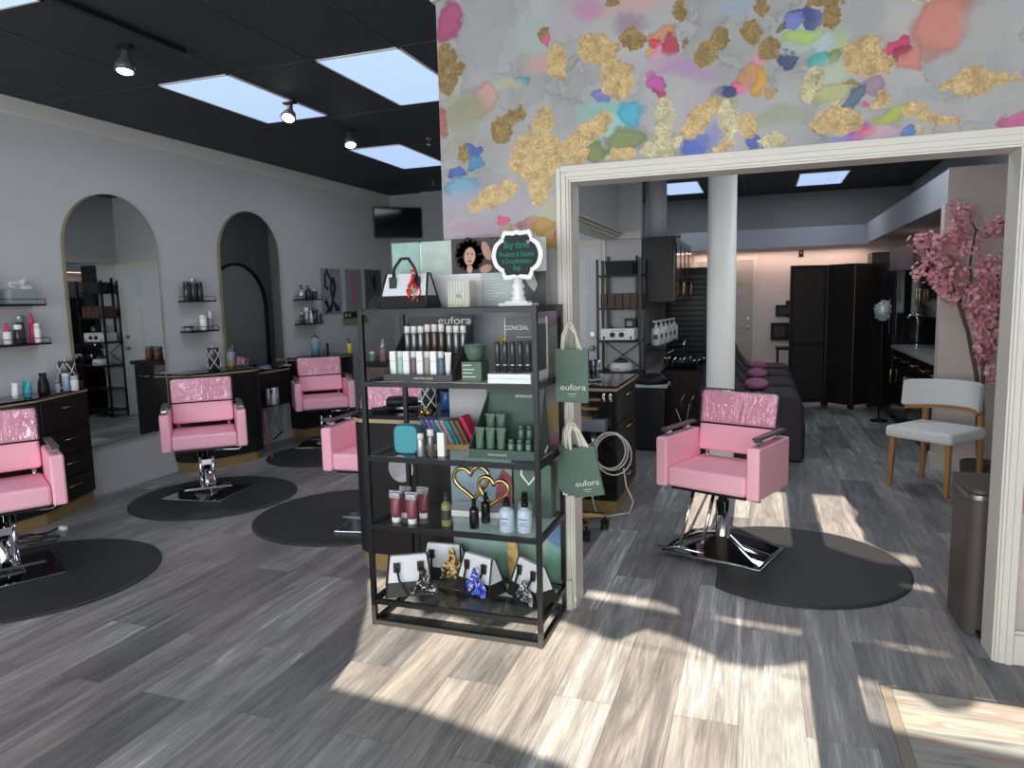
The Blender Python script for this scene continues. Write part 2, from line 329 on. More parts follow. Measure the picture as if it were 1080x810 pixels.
# feature wall with the watercolour wallpaper
BLOBS = [
(-1.203,2.723,0.163,0.185,0,'gg',0.5),(-0.97,2.677,0.085,0.097,0,'mint',0.5),(-0.829,2.722,0.082,0.064,0,'lilac',0.6),(-0.547,2.73,0.155,0.031,0,'salm',0.5),
(-0.733,2.758,0.061,0.038,0,'mag2',0.6),(-0.944,2.55,0.068,0.05,0,'salm',0.3),(-1.39,2.796,0.058,0.094,-10,'mag',0.15),(-0.935,2.649,0.031,0.031,0,'pink',0.1),
(-1.047,2.491,0.036,0.023,0,'teal',0.1),(-1.128,2.48,0.088,0.029,0,'yel',0.3),(-1.219,2.43,0.048,0.07,0,'salm',0.2),(-1.336,2.375,0.131,0.069,0,'olv',0.45),
(-1.45,2.345,0.032,0.059,0,'red2',0.2),(-1.349,2.209,0.109,0.07,0,'olv2',0.6),(-1.28,2.192,0.041,0.032,0,'blu',0.08),(-1.274,2.136,0.046,0.031,0,'tblu',0.08),
(-1.373,2.113,0.047,0.025,0,'blu',0.08),(-1.366,2.035,0.086,0.051,0,'lblu',0.1),(-0.548,2.662,0.058,0.037,0,'plum',0.5),(-0.683,2.3,0.108,0.058,0,'grn',0.3),
(-0.636,2.23,0.094,0.045,0,'cyn',0.3),(-0.549,2.286,0.059,0.049,-40,'cyn2',0.2),(-0.655,2.384,0.056,0.028,-10,'per',0.12),(-0.576,2.173,0.093,0.049,15,'olg',0.2),
(-0.712,2.14,0.044,0.039,0,'olg',0.15),(-0.836,2.283,0.084,0.066,0,'gg',0.6),(-0.412,2.603,0.061,0.025,12,'org',0.15),(-0.442,2.567,0.031,0.021,0,'red',0.1),
(-0.47,2.534,0.023,0.017,0,'orgy',0.1),(-0.425,2.522,0.057,0.037,40,'pink2',0.15),(-0.383,2.547,0.028,0.049,-20,'crim',0.15),(-0.393,2.468,0.057,0.031,30,'mag2',0.3),
(-0.442,2.396,0.041,0.028,0,'mag3',0.1),(-0.452,2.438,0.023,0.019,0,'mag3',0.1),(-0.421,2.356,0.018,0.018,0,'crim',0.1),(-0.305,2.439,0.112,0.042,-15,'pur',0.45),
(-0.483,2.486,0.129,0.037,0,'lilac',0.6),(-0.278,2.126,0.063,0.04,20,'blu2',0.25),(-0.216,2.158,0.056,0.05,0,'per',0.3),(-0.162,2.331,0.044,0.029,-10,'nav',0.2),
(-0.114,2.343,0.026,0.027,0,'pink',0.2),(-0.254,2.273,0.087,0.087,0,'lilac',0.5),(-1.227,1.92,0.276,0.098,10,'lilac',0.7),(-1.144,1.87,0.033,0.015,0,'pink',0.1),
(-1.032,1.845,0.05,0.039,10,'rbr',0.2),(-1.13,1.827,0.038,0.028,0,'och',0.15),(-0.908,1.784,0.055,0.055,0,'och',0.15),(-0.914,1.873,0.101,0.062,10,'yel',0.5),
(-0.889,1.796,0.017,0.019,0,'pink',0.1),(-0.966,1.828,0.058,0.03,0,'och',0.15),(-0.881,2.087,0.043,0.054,0,'olv2',0.5),(-1.334,1.969,0.156,0.042,0,'per2',0.6),
(-1.261,1.823,0.155,0.031,0,'mauve',0.6),(-0.112,2.667,0.065,0.044,0,'lblu2',0.5),(0.167,2.508,0.103,0.064,0,'cyn3',0.6),(0.15,2.583,0.062,0.026,-12,'nav2',0.12),
(0.101,2.573,0.031,0.026,0,'per',0.15),(0.162,2.52,0.087,0.028,8,'lime',0.2),(0.284,2.5,0.038,0.044,-20,'lime',0.3),(0.2,2.427,0.043,0.032,10,'teal2',0.15),
(0.256,2.438,0.03,0.023,0,'olg',0.2),(0.064,2.555,0.023,0.019,0,'brn',0.1),(0.308,2.562,0.105,0.084,-10,'gg',0.35),(0.248,2.354,0.061,0.064,0,'lime2',0.5),
(0.255,2.289,0.077,0.03,15,'yelg',0.25),(0.468,2.446,0.05,0.025,30,'crim2',0.1),(0.493,2.414,0.025,0.033,0,'mar',0.1),(0.622,2.491,0.088,0.117,-30,'sal2',0.2),
(0.528,2.382,0.038,0.035,0,'sal2',0.2),(0.085,2.428,0.025,0.035,20,'nav',0.15),(-0.064,2.381,0.033,0.049,-40,'org',0.2),(-0.031,2.349,0.026,0.06,-10,'orgy',0.15),
(-0.022,2.442,0.026,0.029,0,'pink2',0.3),(-0.106,2.336,0.029,0.022,0,'pink2',0.3),(0.02,2.305,0.022,0.024,0,'och',0.15),(-0.154,2.324,0.029,0.027,0,'nav',0.2),
(0.4,2.299,0.043,0.034,-15,'mauv2',0.2),(0.335,2.248,0.03,0.056,-20,'slat',0.15),(0.463,2.178,0.066,0.028,12,'lime3',0.25),(0.523,2.109,0.026,0.021,0,'blu3',0.1),
(0.356,2.123,0.044,0.03,20,'mag3',0.25),(0.388,2.122,0.02,0.016,0,'red',0.15),(0.383,2.221,0.016,0.013,0,'pink',0.2),(0.889,2.11,0.073,0.038,8,'mag4',0.06),
(0.572,2.232,0.086,0.029,0,'gg',0.4),(0.669,2.154,0.065,0.029,0,'lilac',0.5),(0.047,2.208,0.113,0.033,0,'olg2',0.45),(0.188,2.163,0.016,0.015,0,'mar',0.1),
(0.301,2.106,0.061,0.017,10,'per',0.4),(0.431,2.115,0.059,0.024,0,'pink3',0.5),(0.86,2.511,0.044,0.029,0,'per2',0.4),(-0.033,2.121,0.029,0.025,0,'blu',0.2),
(0.796,2.192,0.135,0.051,0,'gg2',0.6),(0.766,2.446,0.081,0.11,0,'gg2',0.5),(-1.168,1.344,0.193,0.146,0,'slb',0.3),(-1.291,0.542,0.304,0.244,0,'slb2',0.5),
(-0.905,0.19,0.076,0.125,0,'grn2',0.2),(-0.892,0.359,0.057,0.067,0,'blu3',0.2),(-0.926,1.409,0.046,0.04,0,'mauv2',0.2),(-0.911,0.938,0.056,0.073,0,'och',0.3),
(-0.923,0.8,0.056,0.055,0,'mag4',0.3),(-1.148,0.213,0.249,0.148,0,'grn2',0.6),(0.953,0.888,0.05,0.225,0,'peach',0.5),(0.976,0.681,0.025,0.061,0,'mag4',0.1),
(0.972,0.392,0.051,0.233,0,'peach2',0.6),(0.945,1.147,0.025,0.147,0,'peach2',0.6),(-0.95,2.281,0.049,0.083,-8,'g',0.06),(-0.981,2.143,0.122,0.113,0,'g',0.06),
(-0.972,2.013,0.049,0.09,0,'g',0.06),(-0.688,2.569,0.083,0.063,-20,'g',0.06),(-0.608,2.438,0.072,0.076,30,'g',0.06),(-0.728,2.593,0.049,0.046,0,'g',0.06),
(-0.877,2.542,0.045,0.067,0,'g',0.06),(-1.087,2.328,0.065,0.035,20,'gd',0.06),(-1.148,2.28,0.063,0.052,40,'gd',0.06),(-1.197,1.981,0.128,0.045,22,'g',0.06),
(-0.732,2.233,0.11,0.042,25,'g',0.06),(-0.802,2.154,0.064,0.061,0,'g',0.06),(-0.59,2.12,0.064,0.026,0,'g',0.06),(-0.405,2.252,0.041,0.081,-5,'gp',0.06),
(-0.418,2.133,0.083,0.043,0,'gp',0.06),(-0.256,2.239,0.104,0.042,42,'g',0.06),(-0.14,2.212,0.039,0.088,0,'gp',0.06),(-0.537,2.593,0.06,0.042,0,'gd',0.06),
(-0.189,2.545,0.031,0.05,-35,'gd',0.06),(-0.233,2.491,0.051,0.044,30,'gd',0.06),(-0.34,2.687,0.025,0.046,0,'gd',0.06),(-1.414,2.583,0.059,0.109,0,'gd',0.06),
(-1.342,2.191,0.028,0.045,0,'gd',0.06),(-1.352,2.575,0.031,0.027,0,'gd',0.06),(-0.633,2.755,0.026,0.017,0,'gd',0.06),(-0.324,2.545,0.012,0.027,0,'gd',0.06),
(-0.942,2.676,0.023,0.031,-20,'gd',0.06),(-0.178,2.109,0.022,0.017,0,'g',0.06),(-0.02,2.651,0.028,0.037,0,'gd',0.06),(-0.056,2.555,0.037,0.046,25,'gd',0.06),
(0.015,2.475,0.038,0.046,15,'gd',0.06),(0.242,2.582,0.032,0.065,0,'gd',0.06),(0.215,2.63,0.073,0.017,0,'gd',0.06),(0.553,2.581,0.036,0.014,0,'gp',0.06),
(0.357,2.414,0.071,0.07,0,'g',0.06),(0.408,2.366,0.061,0.034,0,'g',0.06),(0.738,2.267,0.069,0.051,0,'g',0.06),(0.761,2.267,0.127,0.024,0,'g',0.06),
(0.274,2.172,0.09,0.054,0,'g',0.06),(0.432,2.232,0.033,0.034,0,'g',0.06),(0.545,2.19,0.044,0.029,-15,'g',0.06),(0.623,2.144,0.077,0.023,-17,'g',0.06),
(0.177,2.33,0.035,0.065,-20,'gp',0.06),(-0.137,2.21,0.031,0.088,-5,'gp',0.06),(0.038,2.123,0.047,0.034,0,'gp',0.06),(-0.061,2.191,0.035,0.05,0,'g',0.06),
(0.567,2.108,0.015,0.025,0,'gp',0.06),(0.268,2.248,0.018,0.019,0,'gp',0.06),(0.32,2.319,0.028,0.009,0,'gd',0.06),(-0.172,2.555,0.024,0.029,0,'gd',0.06),
(-0.161,2.11,0.025,0.021,0,'g',0.06),
]
PAINT = {'gg':(0.33, 0.35, 0.36),'gg2':(0.4, 0.41, 0.39),'mint':(0.36, 0.47, 0.43),'lilac':(0.42, 0.37, 0.43),'salm':(0.56, 0.33, 0.3),'mag2':(0.5, 0.2, 0.38),'mag':(0.42, 0.06, 0.18),'pink':(0.7, 0.07, 0.2),'teal':(0.03, 0.33, 0.38),'yel':(0.48, 0.45, 0.28),'olv':(0.28, 0.28, 0.14),'red2':(0.4, 0.1, 0.08),'olv2':(0.32, 0.31, 0.22),'blu':(0.04, 0.1, 0.42),'tblu':(0.05, 0.25, 0.45),'lblu':(0.16, 0.38, 0.52),'plum':(0.26, 0.15, 0.24),'grn':(0.18, 0.52, 0.42),'cyn':(0.3, 0.62, 0.6),'cyn2':(0.04, 0.42, 0.58),'per':(0.16, 0.2, 0.52),'olg':(0.2, 0.25, 0.07),'org':(0.55, 0.26, 0.12),'red':(0.62, 0.03, 0.03),'orgy':(0.66, 0.34, 0.03),'pink2':(0.72, 0.22, 0.38),'crim':(0.42, 0.04, 0.06),'mag3':(0.5, 0.08, 0.34),'pur':(0.38, 0.22, 0.42),'blu2':(0.05, 0.12, 0.5),'nav':(0.03, 0.05, 0.15),'rbr':(0.42, 0.16, 0.15),'och':(0.48, 0.29, 0.05),'per2':(0.38, 0.4, 0.5),'mauve':(0.42, 0.28, 0.36),'lblu2':(0.3, 0.4, 0.5),'cyn3':(0.42, 0.58, 0.58),'nav2':(0.03, 0.04, 0.22),'lime':(0.4, 0.55, 0.12),'teal2':(0.04, 0.4, 0.38),'brn':(0.16, 0.12, 0.05),'lime2':(0.46, 0.54, 0.36),'yelg':(0.46, 0.46, 0.2),'crim2':(0.6, 0.03, 0.12),'mar':(0.3, 0.02, 0.06),'sal2':(0.6, 0.22, 0.17),'mauv2':(0.32, 0.22, 0.32),'slat':(0.08, 0.14, 0.22),'lime3':(0.42, 0.45, 0.06),'blu3':(0.08, 0.18, 0.52),'mag4':(0.56, 0.1, 0.26),'olg2':(0.3, 0.33, 0.22),'pink3':(0.65, 0.35, 0.48),'slb':(0.26, 0.33, 0.37),'slb2':(0.3, 0.38, 0.42),'grn2':(0.22, 0.48, 0.36),'peach':(0.68, 0.44, 0.38),'peach2':(0.62, 0.5, 0.46)}

def wallpaper():
    m = bpy.data.materials.new('watercolour_wallpaper'); m.use_nodes = True; nt = m.node_tree; N = nt.nodes; L = nt.links; p = N['Principled BSDF']
    g = bpy.data.node_groups.new('paint_blob', 'ShaderNodeTree')
    for nm in ('V', 'Loc', 'Rot', 'Scale', 'Chain'): g.interface.new_socket(nm, in_out='INPUT', socket_type='NodeSocketVector')
    g.interface.new_socket('Soft', in_out='INPUT', socket_type='NodeSocketFloat')
    g.interface.new_socket('Mask', in_out='OUTPUT', socket_type='NodeSocketFloat'); g.interface.new_socket('D', in_out='OUTPUT', socket_type='NodeSocketFloat')
    gi = g.nodes.new('NodeGroupInput'); go = g.nodes.new('NodeGroupOutput'); mp = g.nodes.new('ShaderNodeMapping'); mp.vector_type = 'TEXTURE'
    ln = g.nodes.new('ShaderNodeVectorMath'); ln.operation = 'LENGTH'
    a = g.nodes.new('ShaderNodeMath'); a.operation = 'ADD'; a.inputs[0].default_value = 1.0
    s = g.nodes.new('ShaderNodeMath'); s.operation = 'SUBTRACT'; s.inputs[0].default_value = 1.0
    mr = g.nodes.new('ShaderNodeMapRange'); mr.interpolation_type = 'SMOOTHSTEP'; mr.inputs['To Min'].default_value = 1; mr.inputs['To Max'].default_value = 0
    K = g.links.new
    ch = g.nodes.new('ShaderNodeVectorMath'); ch.operation = 'MULTIPLY_ADD'; ch.inputs[1].default_value = (1e-6, 1e-6, 0)   # lays the washes one after the other
    K(gi.outputs['Chain'], ch.inputs[0]); K(gi.outputs['V'], ch.inputs[2]); K(ch.outputs[0], mp.inputs[0])
    for i, nm in enumerate(('V', 'Loc', 'Rot', 'Scale')):
        if i: K(gi.outputs[nm], mp.inputs[i])
    K(mp.outputs[0], ln.inputs[0]); K(gi.outputs['Soft'], a.inputs[1]); K(gi.outputs['Soft'], s.inputs[1])
    K(ln.outputs['Value'], mr.inputs['Value']); K(s.outputs[0], mr.inputs['From Min']); K(a.outputs[0], mr.inputs['From Max'])
    K(mr.outputs[0], go.inputs['Mask']); K(ln.outputs['Value'], go.inputs['D'])
    tc = N.new('ShaderNodeTexCoord')
    sx = N.new('ShaderNodeSeparateXYZ'); L.new(tc.outputs['Object'], sx.inputs[0]); cx = N.new('ShaderNodeCombineXYZ'); L.new(sx.outputs[0], cx.inputs[0]); L.new(sx.outputs[2], cx.inputs[1])
    def noise(sc, det, src=None, rough=0.55):
        n = N.new('ShaderNodeTexNoise'); n.inputs['Scale'].default_value = sc; n.inputs['Detail'].default_value = det; n.inputs['Roughness'].default_value = rough
        L.new(src or cx.outputs[0], n.inputs['Vector']); return n
    def warp(sc, amt, det):
        n = noise(sc, det); a1 = N.new('ShaderNodeVectorMath'); a1.operation = 'SUBTRACT'; a1.inputs[1].default_value = (0.5, 0.5, 0.5); L.new(n.outputs['Color'], a1.inputs[0])
        a2 = N.new('ShaderNodeVectorMath'); a2.operation = 'SCALE'; a2.inputs['Scale'].default_value = amt; L.new(a1.outputs[0], a2.inputs[0])
        a3 = N.new('ShaderNodeVectorMath'); a3.operation = 'ADD'; L.new(cx.outputs[0], a3.inputs[0]); L.new(a2.outputs[0], a3.inputs[1])
        a4 = N.new('ShaderNodeVectorMath'); a4.operation = 'MULTIPLY'; a4.inputs[1].default_value = (1, 1, 0); L.new(a3.outputs[0], a4.inputs[0]); return a4.outputs[0]
    W1 = warp(10, 0.13, 5); W2 = warp(22, 0.085, 7)
    base = noise(2.2, 5); cr = N.new('ShaderNodeValToRGB'); L.new(base.outputs['Fac'], cr.inputs[0]); e = cr.color_ramp.elements
    e[0].position = 0.32; e[0].color = (0.30, 0.32, 0.305, 1); e[1].position = 0.7; e[1].color = (0.43, 0.42, 0.40, 1); q = e.new(0.5); q.color = (0.37, 0.365, 0.37, 1)
    col = cr.outputs[0]; gold = None
    def mixc(f, a, b_):
        x = N.new('ShaderNodeMix'); x.data_type = 'RGBA'; L.new(f, x.inputs[0])
        for sck, vv in ((6, a), (7, b_)):
            if isinstance(vv, tuple): x.inputs[sck].default_value = vv
            else: L.new(vv, x.inputs[sck])
        return x.outputs[2]
    wash = noise(7, 4)
    # dried water lines and grey blooms of the ground wash
    for sc_, lo, dark in ((1.7, 0.47, 0.78), (2.6, 0.55, 0.84)):
        nn = noise(sc_, 5, W1, 0.5); df = N.new('ShaderNodeMath'); df.operation = 'SUBTRACT'; df.inputs[1].default_value = lo; L.new(nn.outputs['Fac'], df.inputs[0])
        ab = N.new('ShaderNodeMath'); ab.operation = 'ABSOLUTE'; L.new(df.outputs[0], ab.inputs[0])
        ln_ = N.new('ShaderNodeMapRange'); ln_.inputs['From Min'].default_value = 0.0; ln_.inputs['From Max'].default_value = 0.006; ln_.inputs['To Min'].default_value = dark; ln_.inputs['To Max'].default_value = 1.0; L.new(ab.outputs[0], ln_.inputs['Value'])
        bl_ = N.new('ShaderNodeMapRange'); bl_.inputs['From Min'].default_value = 0.0; bl_.inputs['From Max'].default_value = 0.09; bl_.inputs['To Min'].default_value = 0.86; bl_.inputs['To Max'].default_value = 1.0
        L.new(df.outputs[0], bl_.inputs['Value']); gt = N.new('ShaderNodeMath'); gt.operation = 'GREATER_THAN'; gt.inputs[1].default_value = 0.0; L.new(df.outputs[0], gt.inputs[0])
        mxx = N.new('ShaderNodeMix'); mxx.data_type = 'FLOAT'; L.new(gt.outputs[0], mxx.inputs[0]); mxx.inputs[2].default_value = 1.0; L.new(bl_.outputs[0], mxx.inputs[3])
        mm_ = N.new('ShaderNodeMath'); mm_.operation = 'MULTIPLY'; L.new(mxx.outputs[0], mm_.inputs[0]); L.new(ln_.outputs[0], mm_.inputs[1])
        vs = N.new('ShaderNodeVectorMath'); vs.operation = 'SCALE'; L.new(col, vs.inputs[0]); L.new(mm_.outputs[0], vs.inputs['Scale']); col = vs.outputs[0]
    for (bx, bz, rx, rz, rot, k, soft) in BLOBS:
        n = N.new('ShaderNodeGroup'); n.node_tree = g; gold_k = k in ('g', 'gd', 'gp')
        L.new(W2 if gold_k else W1, n.inputs['V']); n.inputs['Loc'].default_value = (bx, bz, 0); n.inputs['Rot'].default_value = (0, 0, math.radians(rot)); n.inputs['Scale'].default_value = (rx * 1.06, rz * 1.06, 1); n.inputs['Soft'].default_value = soft
        L.new(gc if (gold_k and gold is not None) else col, n.inputs['Chain'])
        if gold_k:
            c_ = {'g': (0.53, 0.385, 0.185, 1), 'gd': (0.29, 0.20, 0.08, 1), 'gp': (0.52, 0.47, 0.29, 1)}[k]
            if gold is None: gold = n.outputs['Mask']; gcol = c_; gc = None; x = N.new('ShaderNodeRGB'); x.outputs[0].default_value = c_; gc = x.outputs[0]
            else:
                gc = mixc(n.outputs['Mask'], gc, c_)
                mm = N.new('ShaderNodeMath'); mm.operation = 'MAXIMUM'; L.new(gold, mm.inputs[0]); L.new(n.outputs['Mask'], mm.inputs[1]); gold = mm.outputs[0]
        else:
            pc = tuple(v * 0.92 for v in PAINT[k]); r = N.new('ShaderNodeMapRange'); r.inputs['From Min'].default_value = 0.2; r.inputs['From Max'].default_value = 0.9; r.inputs['To Min'].default_value = 0.82 if soft < 0.3 else 0.6; r.inputs['To Max'].default_value = 1.0 if soft < 0.3 else 0.75
            L.new(wash.outputs['Fac'], r.inputs['Value'])
            f = N.new('ShaderNodeMath'); f.operation = 'MULTIPLY'; L.new(n.outputs['Mask'], f.inputs[0]); L.new(r.outputs[0], f.inputs[1])
            if soft < 0.3:      # darker dried rim of the wash
                rim = N.new('ShaderNodeMapRange'); rim.inputs['From Min'].default_value = 0.6; rim.inputs['From Max'].default_value = 1.0; rim.inputs['To Min'].default_value = 0; rim.inputs['To Max'].default_value = 0.6
                L.new(n.outputs['D'], rim.inputs['Value']); cc = mixc(rim.outputs[0], pc + (1,), tuple(v * 0.4 for v in pc) + (1,))
            else: cc = pc + (1,)
            col = mixc(f.outputs[0], col, cc)
    # crumpled gold leaf
    gn = noise(95, 8, W2, 0.85); gr = N.new('ShaderNodeMapRange'); gr.inputs['From Min'].default_value = 0.35; gr.inputs['From Max'].default_value = 0.65; gr.inputs['To Min'].default_value = 0.35; gr.inputs['To Max'].default_value = 1.45; L.new(gn.outputs['Fac'], gr.inputs['Value'])
    g2 = N.new('ShaderNodeMapRange'); g2.inputs['From Min'].default_value = 0.35; g2.inputs['From Max'].default_value = 0.65; g2.inputs['To Min'].default_value = 0.72; g2.inputs['To Max'].default_value = 1.25; L.new(noise(22, 4, W2).outputs['Fac'], g2.inputs['Value'])
    gx = N.new('ShaderNodeMath'); gx.operation = 'MULTIPLY'; L.new(gr.outputs[0], gx.inputs[0]); L.new(g2.outputs[0], gx.inputs[1])
    gs = N.new('ShaderNodeVectorMath'); gs.operation = 'SCALE'; L.new(gc, gs.inputs[0]); L.new(gx.outputs[0], gs.inputs['Scale'])
    hole = N.new('ShaderNodeMapRange'); hole.inputs['From Min'].default_value = 0.28; hole.inputs['From Max'].default_value = 0.38; L.new(noise(45, 5).outputs['Fac'], hole.inputs['Value'])
    gm = N.new('ShaderNodeMath'); gm.operation = 'MULTIPLY'; L.new(gold, gm.inputs[0]); L.new(hole.outputs[0], gm.inputs[1])
    col = mixc(gm.outputs[0], col, gs.outputs[0])
    L.new(col, p.inputs['Base Color'])
    me_ = N.new('ShaderNodeMath'); me_.operation = 'MULTIPLY'; me_.inputs[1].default_value = 0.35; L.new(gm.outputs[0], me_.inputs[0]); L.new(me_.outputs[0], p.inputs['Metallic'])
    p.inputs['Roughness'].default_value = 0.55
    bp = N.new('ShaderNodeBump'); bp.inputs['Strength'].default_value = 0.25; bp.inputs['Distance'].default_value = 0.004
    bm_ = N.new('ShaderNodeMath'); bm_.operation = 'MULTIPLY'; L.new(gn.outputs['Fac'], bm_.inputs[0]); L.new(gm.outputs[0], bm_.inputs[1]); L.new(bm_.outputs[0], bp.inputs['Height']); L.new(bp.outputs[0], p.inputs['Normal'])
    return m
OX0, OX1, OZ = -0.83, 0.912, 2.025
b = MB(); b.box(-1.46, OX0, 3.2, 3.22, 0, 3.0); b.box(OX0, OX1, 3.2, 3.22, OZ, 3.0); b.box(OX1, 3.0, 3.2, 3.22, 0, 3.0)
struct('wall_feature', b, wallpaper(), 'watercolour and gold leaf wallpapered wall around the wide opening')
b = MB(); b.box(-1.455, OX0, 3.22, 3.34, 0, 3.0); b.box(OX0, OX1, 3.22, 3.34, OZ, 3.0); b.box(OX1, 3.0, 3.22, 3.34, 0, 3.0)
struct('wall_feature_back', b, M_WALL)
# casing around the opening: stepped moulding, jambs and plinths
b = MB()
def casing(b, y0, sgn):
    def yb(t): return (y0 - t, y0) if sgn < 0 else (y0, y0 + t)
    for (i0, i1, t) in ((0.0, 0.012, 0.014), (0.012, 0.034, 0.020), (0.034, 0.055, 0.027)):
        ya, yc = yb(t)
        b.box(OX0 - i1, OX0 - i0, ya, yc, 0, OZ + i1); b.box(OX1 + i0, OX1 + i1 * 1.08, ya, yc, 0, OZ + i1); b.box(OX0 - i0, OX1 + i0, ya, yc, OZ + i0, OZ + i1 * 1.13)
casing(b, 3.2, -1); casing(b, 3.34, 1)
b.box(OX0 - 0.002, OX0 + 0.008, 3.195, 3.345, 0, OZ); b.box(OX1 - 0.008, OX1 + 0.002, 3.195, 3.345, 0, OZ); b.box(OX0, OX1, 3.195, 3.345, OZ - 0.008, OZ + 0.002)
b.box(OX0 - 0.06, OX0 - 0.004, 3.166, 3.2, 0, 0.15); 
struct('trim_3', b, M_TRIM, 'cream white fluted casing around the wide opening', bevel=0.0025)
b = MB(); b.box(0.973, 3.0, 3.178, 3.2, 0, 0.125); b.box(0.973, 3.0, 3.186, 3.2, 0.125, 0.14)
struct('baseboard_feature', b, M_TRIM, bevel=0.004)
struct('baseboard_feature_left', MB().box(-1.46, -0.89, 3.184, 3.2, 0, 0.12), M_TRIM, bevel=0.004)
struct('trim_4', MB().box(-1.475, -1.445, 3.17, 3.22, 2.88, 3.0), M_TRIM)

# ================================================================ ceiling fixtures
M_PANEL = mat('light_diffuser', (186, 212, 255), 0.5, var=0.05, scale=5, emit=0.9, stretch=(6, 0.6, 1))
def ceiling_light(x0, x1, y0, y1, label, watts=8):
    t = thing('ceiling_light', label, 'ceiling light', ((x0 + x1) / 2, (y0 + y1) / 2, 2.988), group='ceiling light panels')
    a, c_ = (x1 - x0) / 2, (y1 - y0) / 2
    f = MB(); f.box(-a, a, -c_, -c_ + 0.015, 0.002, 0.010); f.box(-a, a, c_ - 0.015, c_, 0.002, 0.010); f.box(-a, -a + 0.015, -c_, c_, 0.002, 0.010); f.box(a - 0.015, a, -c_, c_, 0.002, 0.010)
    f.build('frame', M_WHITE, t)
    d = MB(); d.box(-a + 0.015, a - 0.015, -c_ + 0.015, c_ - 0.015, 0.003, 0.009); d.build('diffuser', M_PANEL, t)
    l = lamp('panel_light', 'AREA', (0, 0, -0.006), (0, 0, 0), watts, (0.86, 0.93, 1.0), x1 - x0 - 0.05, y1 - y0 - 0.05); l.parent = t
    return t
ceiling_light(-3.92, -3.32, 1.50, 2.70, 'lit panel at the top left corner, mostly out of frame')
ceiling_light(-3.89, -3.30, 3.95, 5.10, 'lit ceiling panel above the first arched mirror, crossed by a spotlight')
ceiling_light(-2.64, -2.05, 3.95, 5.07, 'lit ceiling panel beside the edge of the colourful wallpaper')
ceiling_light(-3.86, -3.28, 6.28, 7.42, 'farthest lit ceiling panel over the stations, near the television')
ceiling_light(-1.36, -0.82, 9.95, 11.1, 'small distant lit ceiling panel between the two white columns')
ceiling_light(0.43, 1.03, 9.98, 11.1, 'distant lit ceiling panel in the back room right of the front column')

ceiling_light(0.43, 1.03, 6.28, 7.42, 'added fill panel above the back room floor, out of sight over the wide opening', 15)  # added unseen panel, brightens the back room
ceiling_light(-0.35, 0.25, 3.95, 5.1, 'added fill panel just behind the colourful wall, out of sight above the opening', 17)  # second added fill panel, hidden above the header
t = thing('track_rail', 'thin black track lighting rail on the dark ceiling', 'track rail', (-3.22, 2.0, 2.97))
MB().box(-0.018, 0.018, -1.2, 1.5, 0, 0.026).build('rail', M_BLKP, t)
MB().box(-0.022, 0.022, 1.5, 1.54, -0.003, 0.026).build('end_cap', M_GRID, t)
M_BULB = mat('lamp_lens', (255, 252, 240), 0.4, var=0.0, emit=14)
def spot(x, y, label, tx, ty, big=1.0):
    t = thing('track_spotlight', label, 'spotlight', (x, y, 2.996), group='track spotlights')
    MB().box(-0.05, 0.05, -0.02, 0.02, -0.02, 0.0).build('mount', M_BLKP, t, bevel=0.003)
    MB().cyl((0, 0, -0.02), (0, 0, -0.05), 0.01).build('neck', M_BLKP, t)
    M = Matrix.Translation((0, 0, -0.045)) @ Vector((tx, ty, -1)).to_track_quat('Z', 'Y').to_matrix().to_4x4()
    h = MB(); h.lathe([(0.018, -0.03), (0.024, 0.0), (0.03, 0.03), (0.052 * big, 0.06), (0.056 * big, 0.10), (0.05 * big, 0.10)], 20, M); h.build('head', mat('grey_lamp_housing', (70, 74, 80), 0.4), t)
    l = MB(); l.ball((0, 0, 0.098), 0.045 * big, (1, 1, 0.35), 16, M); l.build('lens', M_BULB, t)
    return t
spot(-3.335, 4.645, 'white-lensed spotlight hanging in front of the lit panel', 0.15, -0.55)
spot(-3.48, 3.32, 'glowing spotlight at the upper left, in the dark ceiling before the first panel', 0.0, -0.15)
spot(-3.41, 5.58, 'small glowing spotlight just before the farthest stations panel', 0.25, -0.3)
def sprinkler(x, y, label):
    t = thing('sprinkler_head', label, 'sprinkler', (x, y, 2.998))
    MB().lathe([(0.035, 0), (0.035, -0.006), (0.012, -0.012), (0.010, -0.03)], 14).build('escutcheon', M_STEEL, t)
    d = MB(); d.cyl((-0.01, 0, -0.03), (-0.016, 0, -0.055), 0.003, n=6); d.cyl((0.01, 0, -0.03), (0.016, 0, -0.055), 0.003, n=6); d.cyl((0, 0, -0.055), (0, 0, -0.058), 0.024, n=12)
    d.build('deflector', M_CHROME, t)
sprinkler(-2.95, 6.2, 'small sprinkler head in the dark ceiling beside the wallpaper edge')
sprinkler(-3.9, 8.3, 'distant sprinkler head in the ceiling above the television')

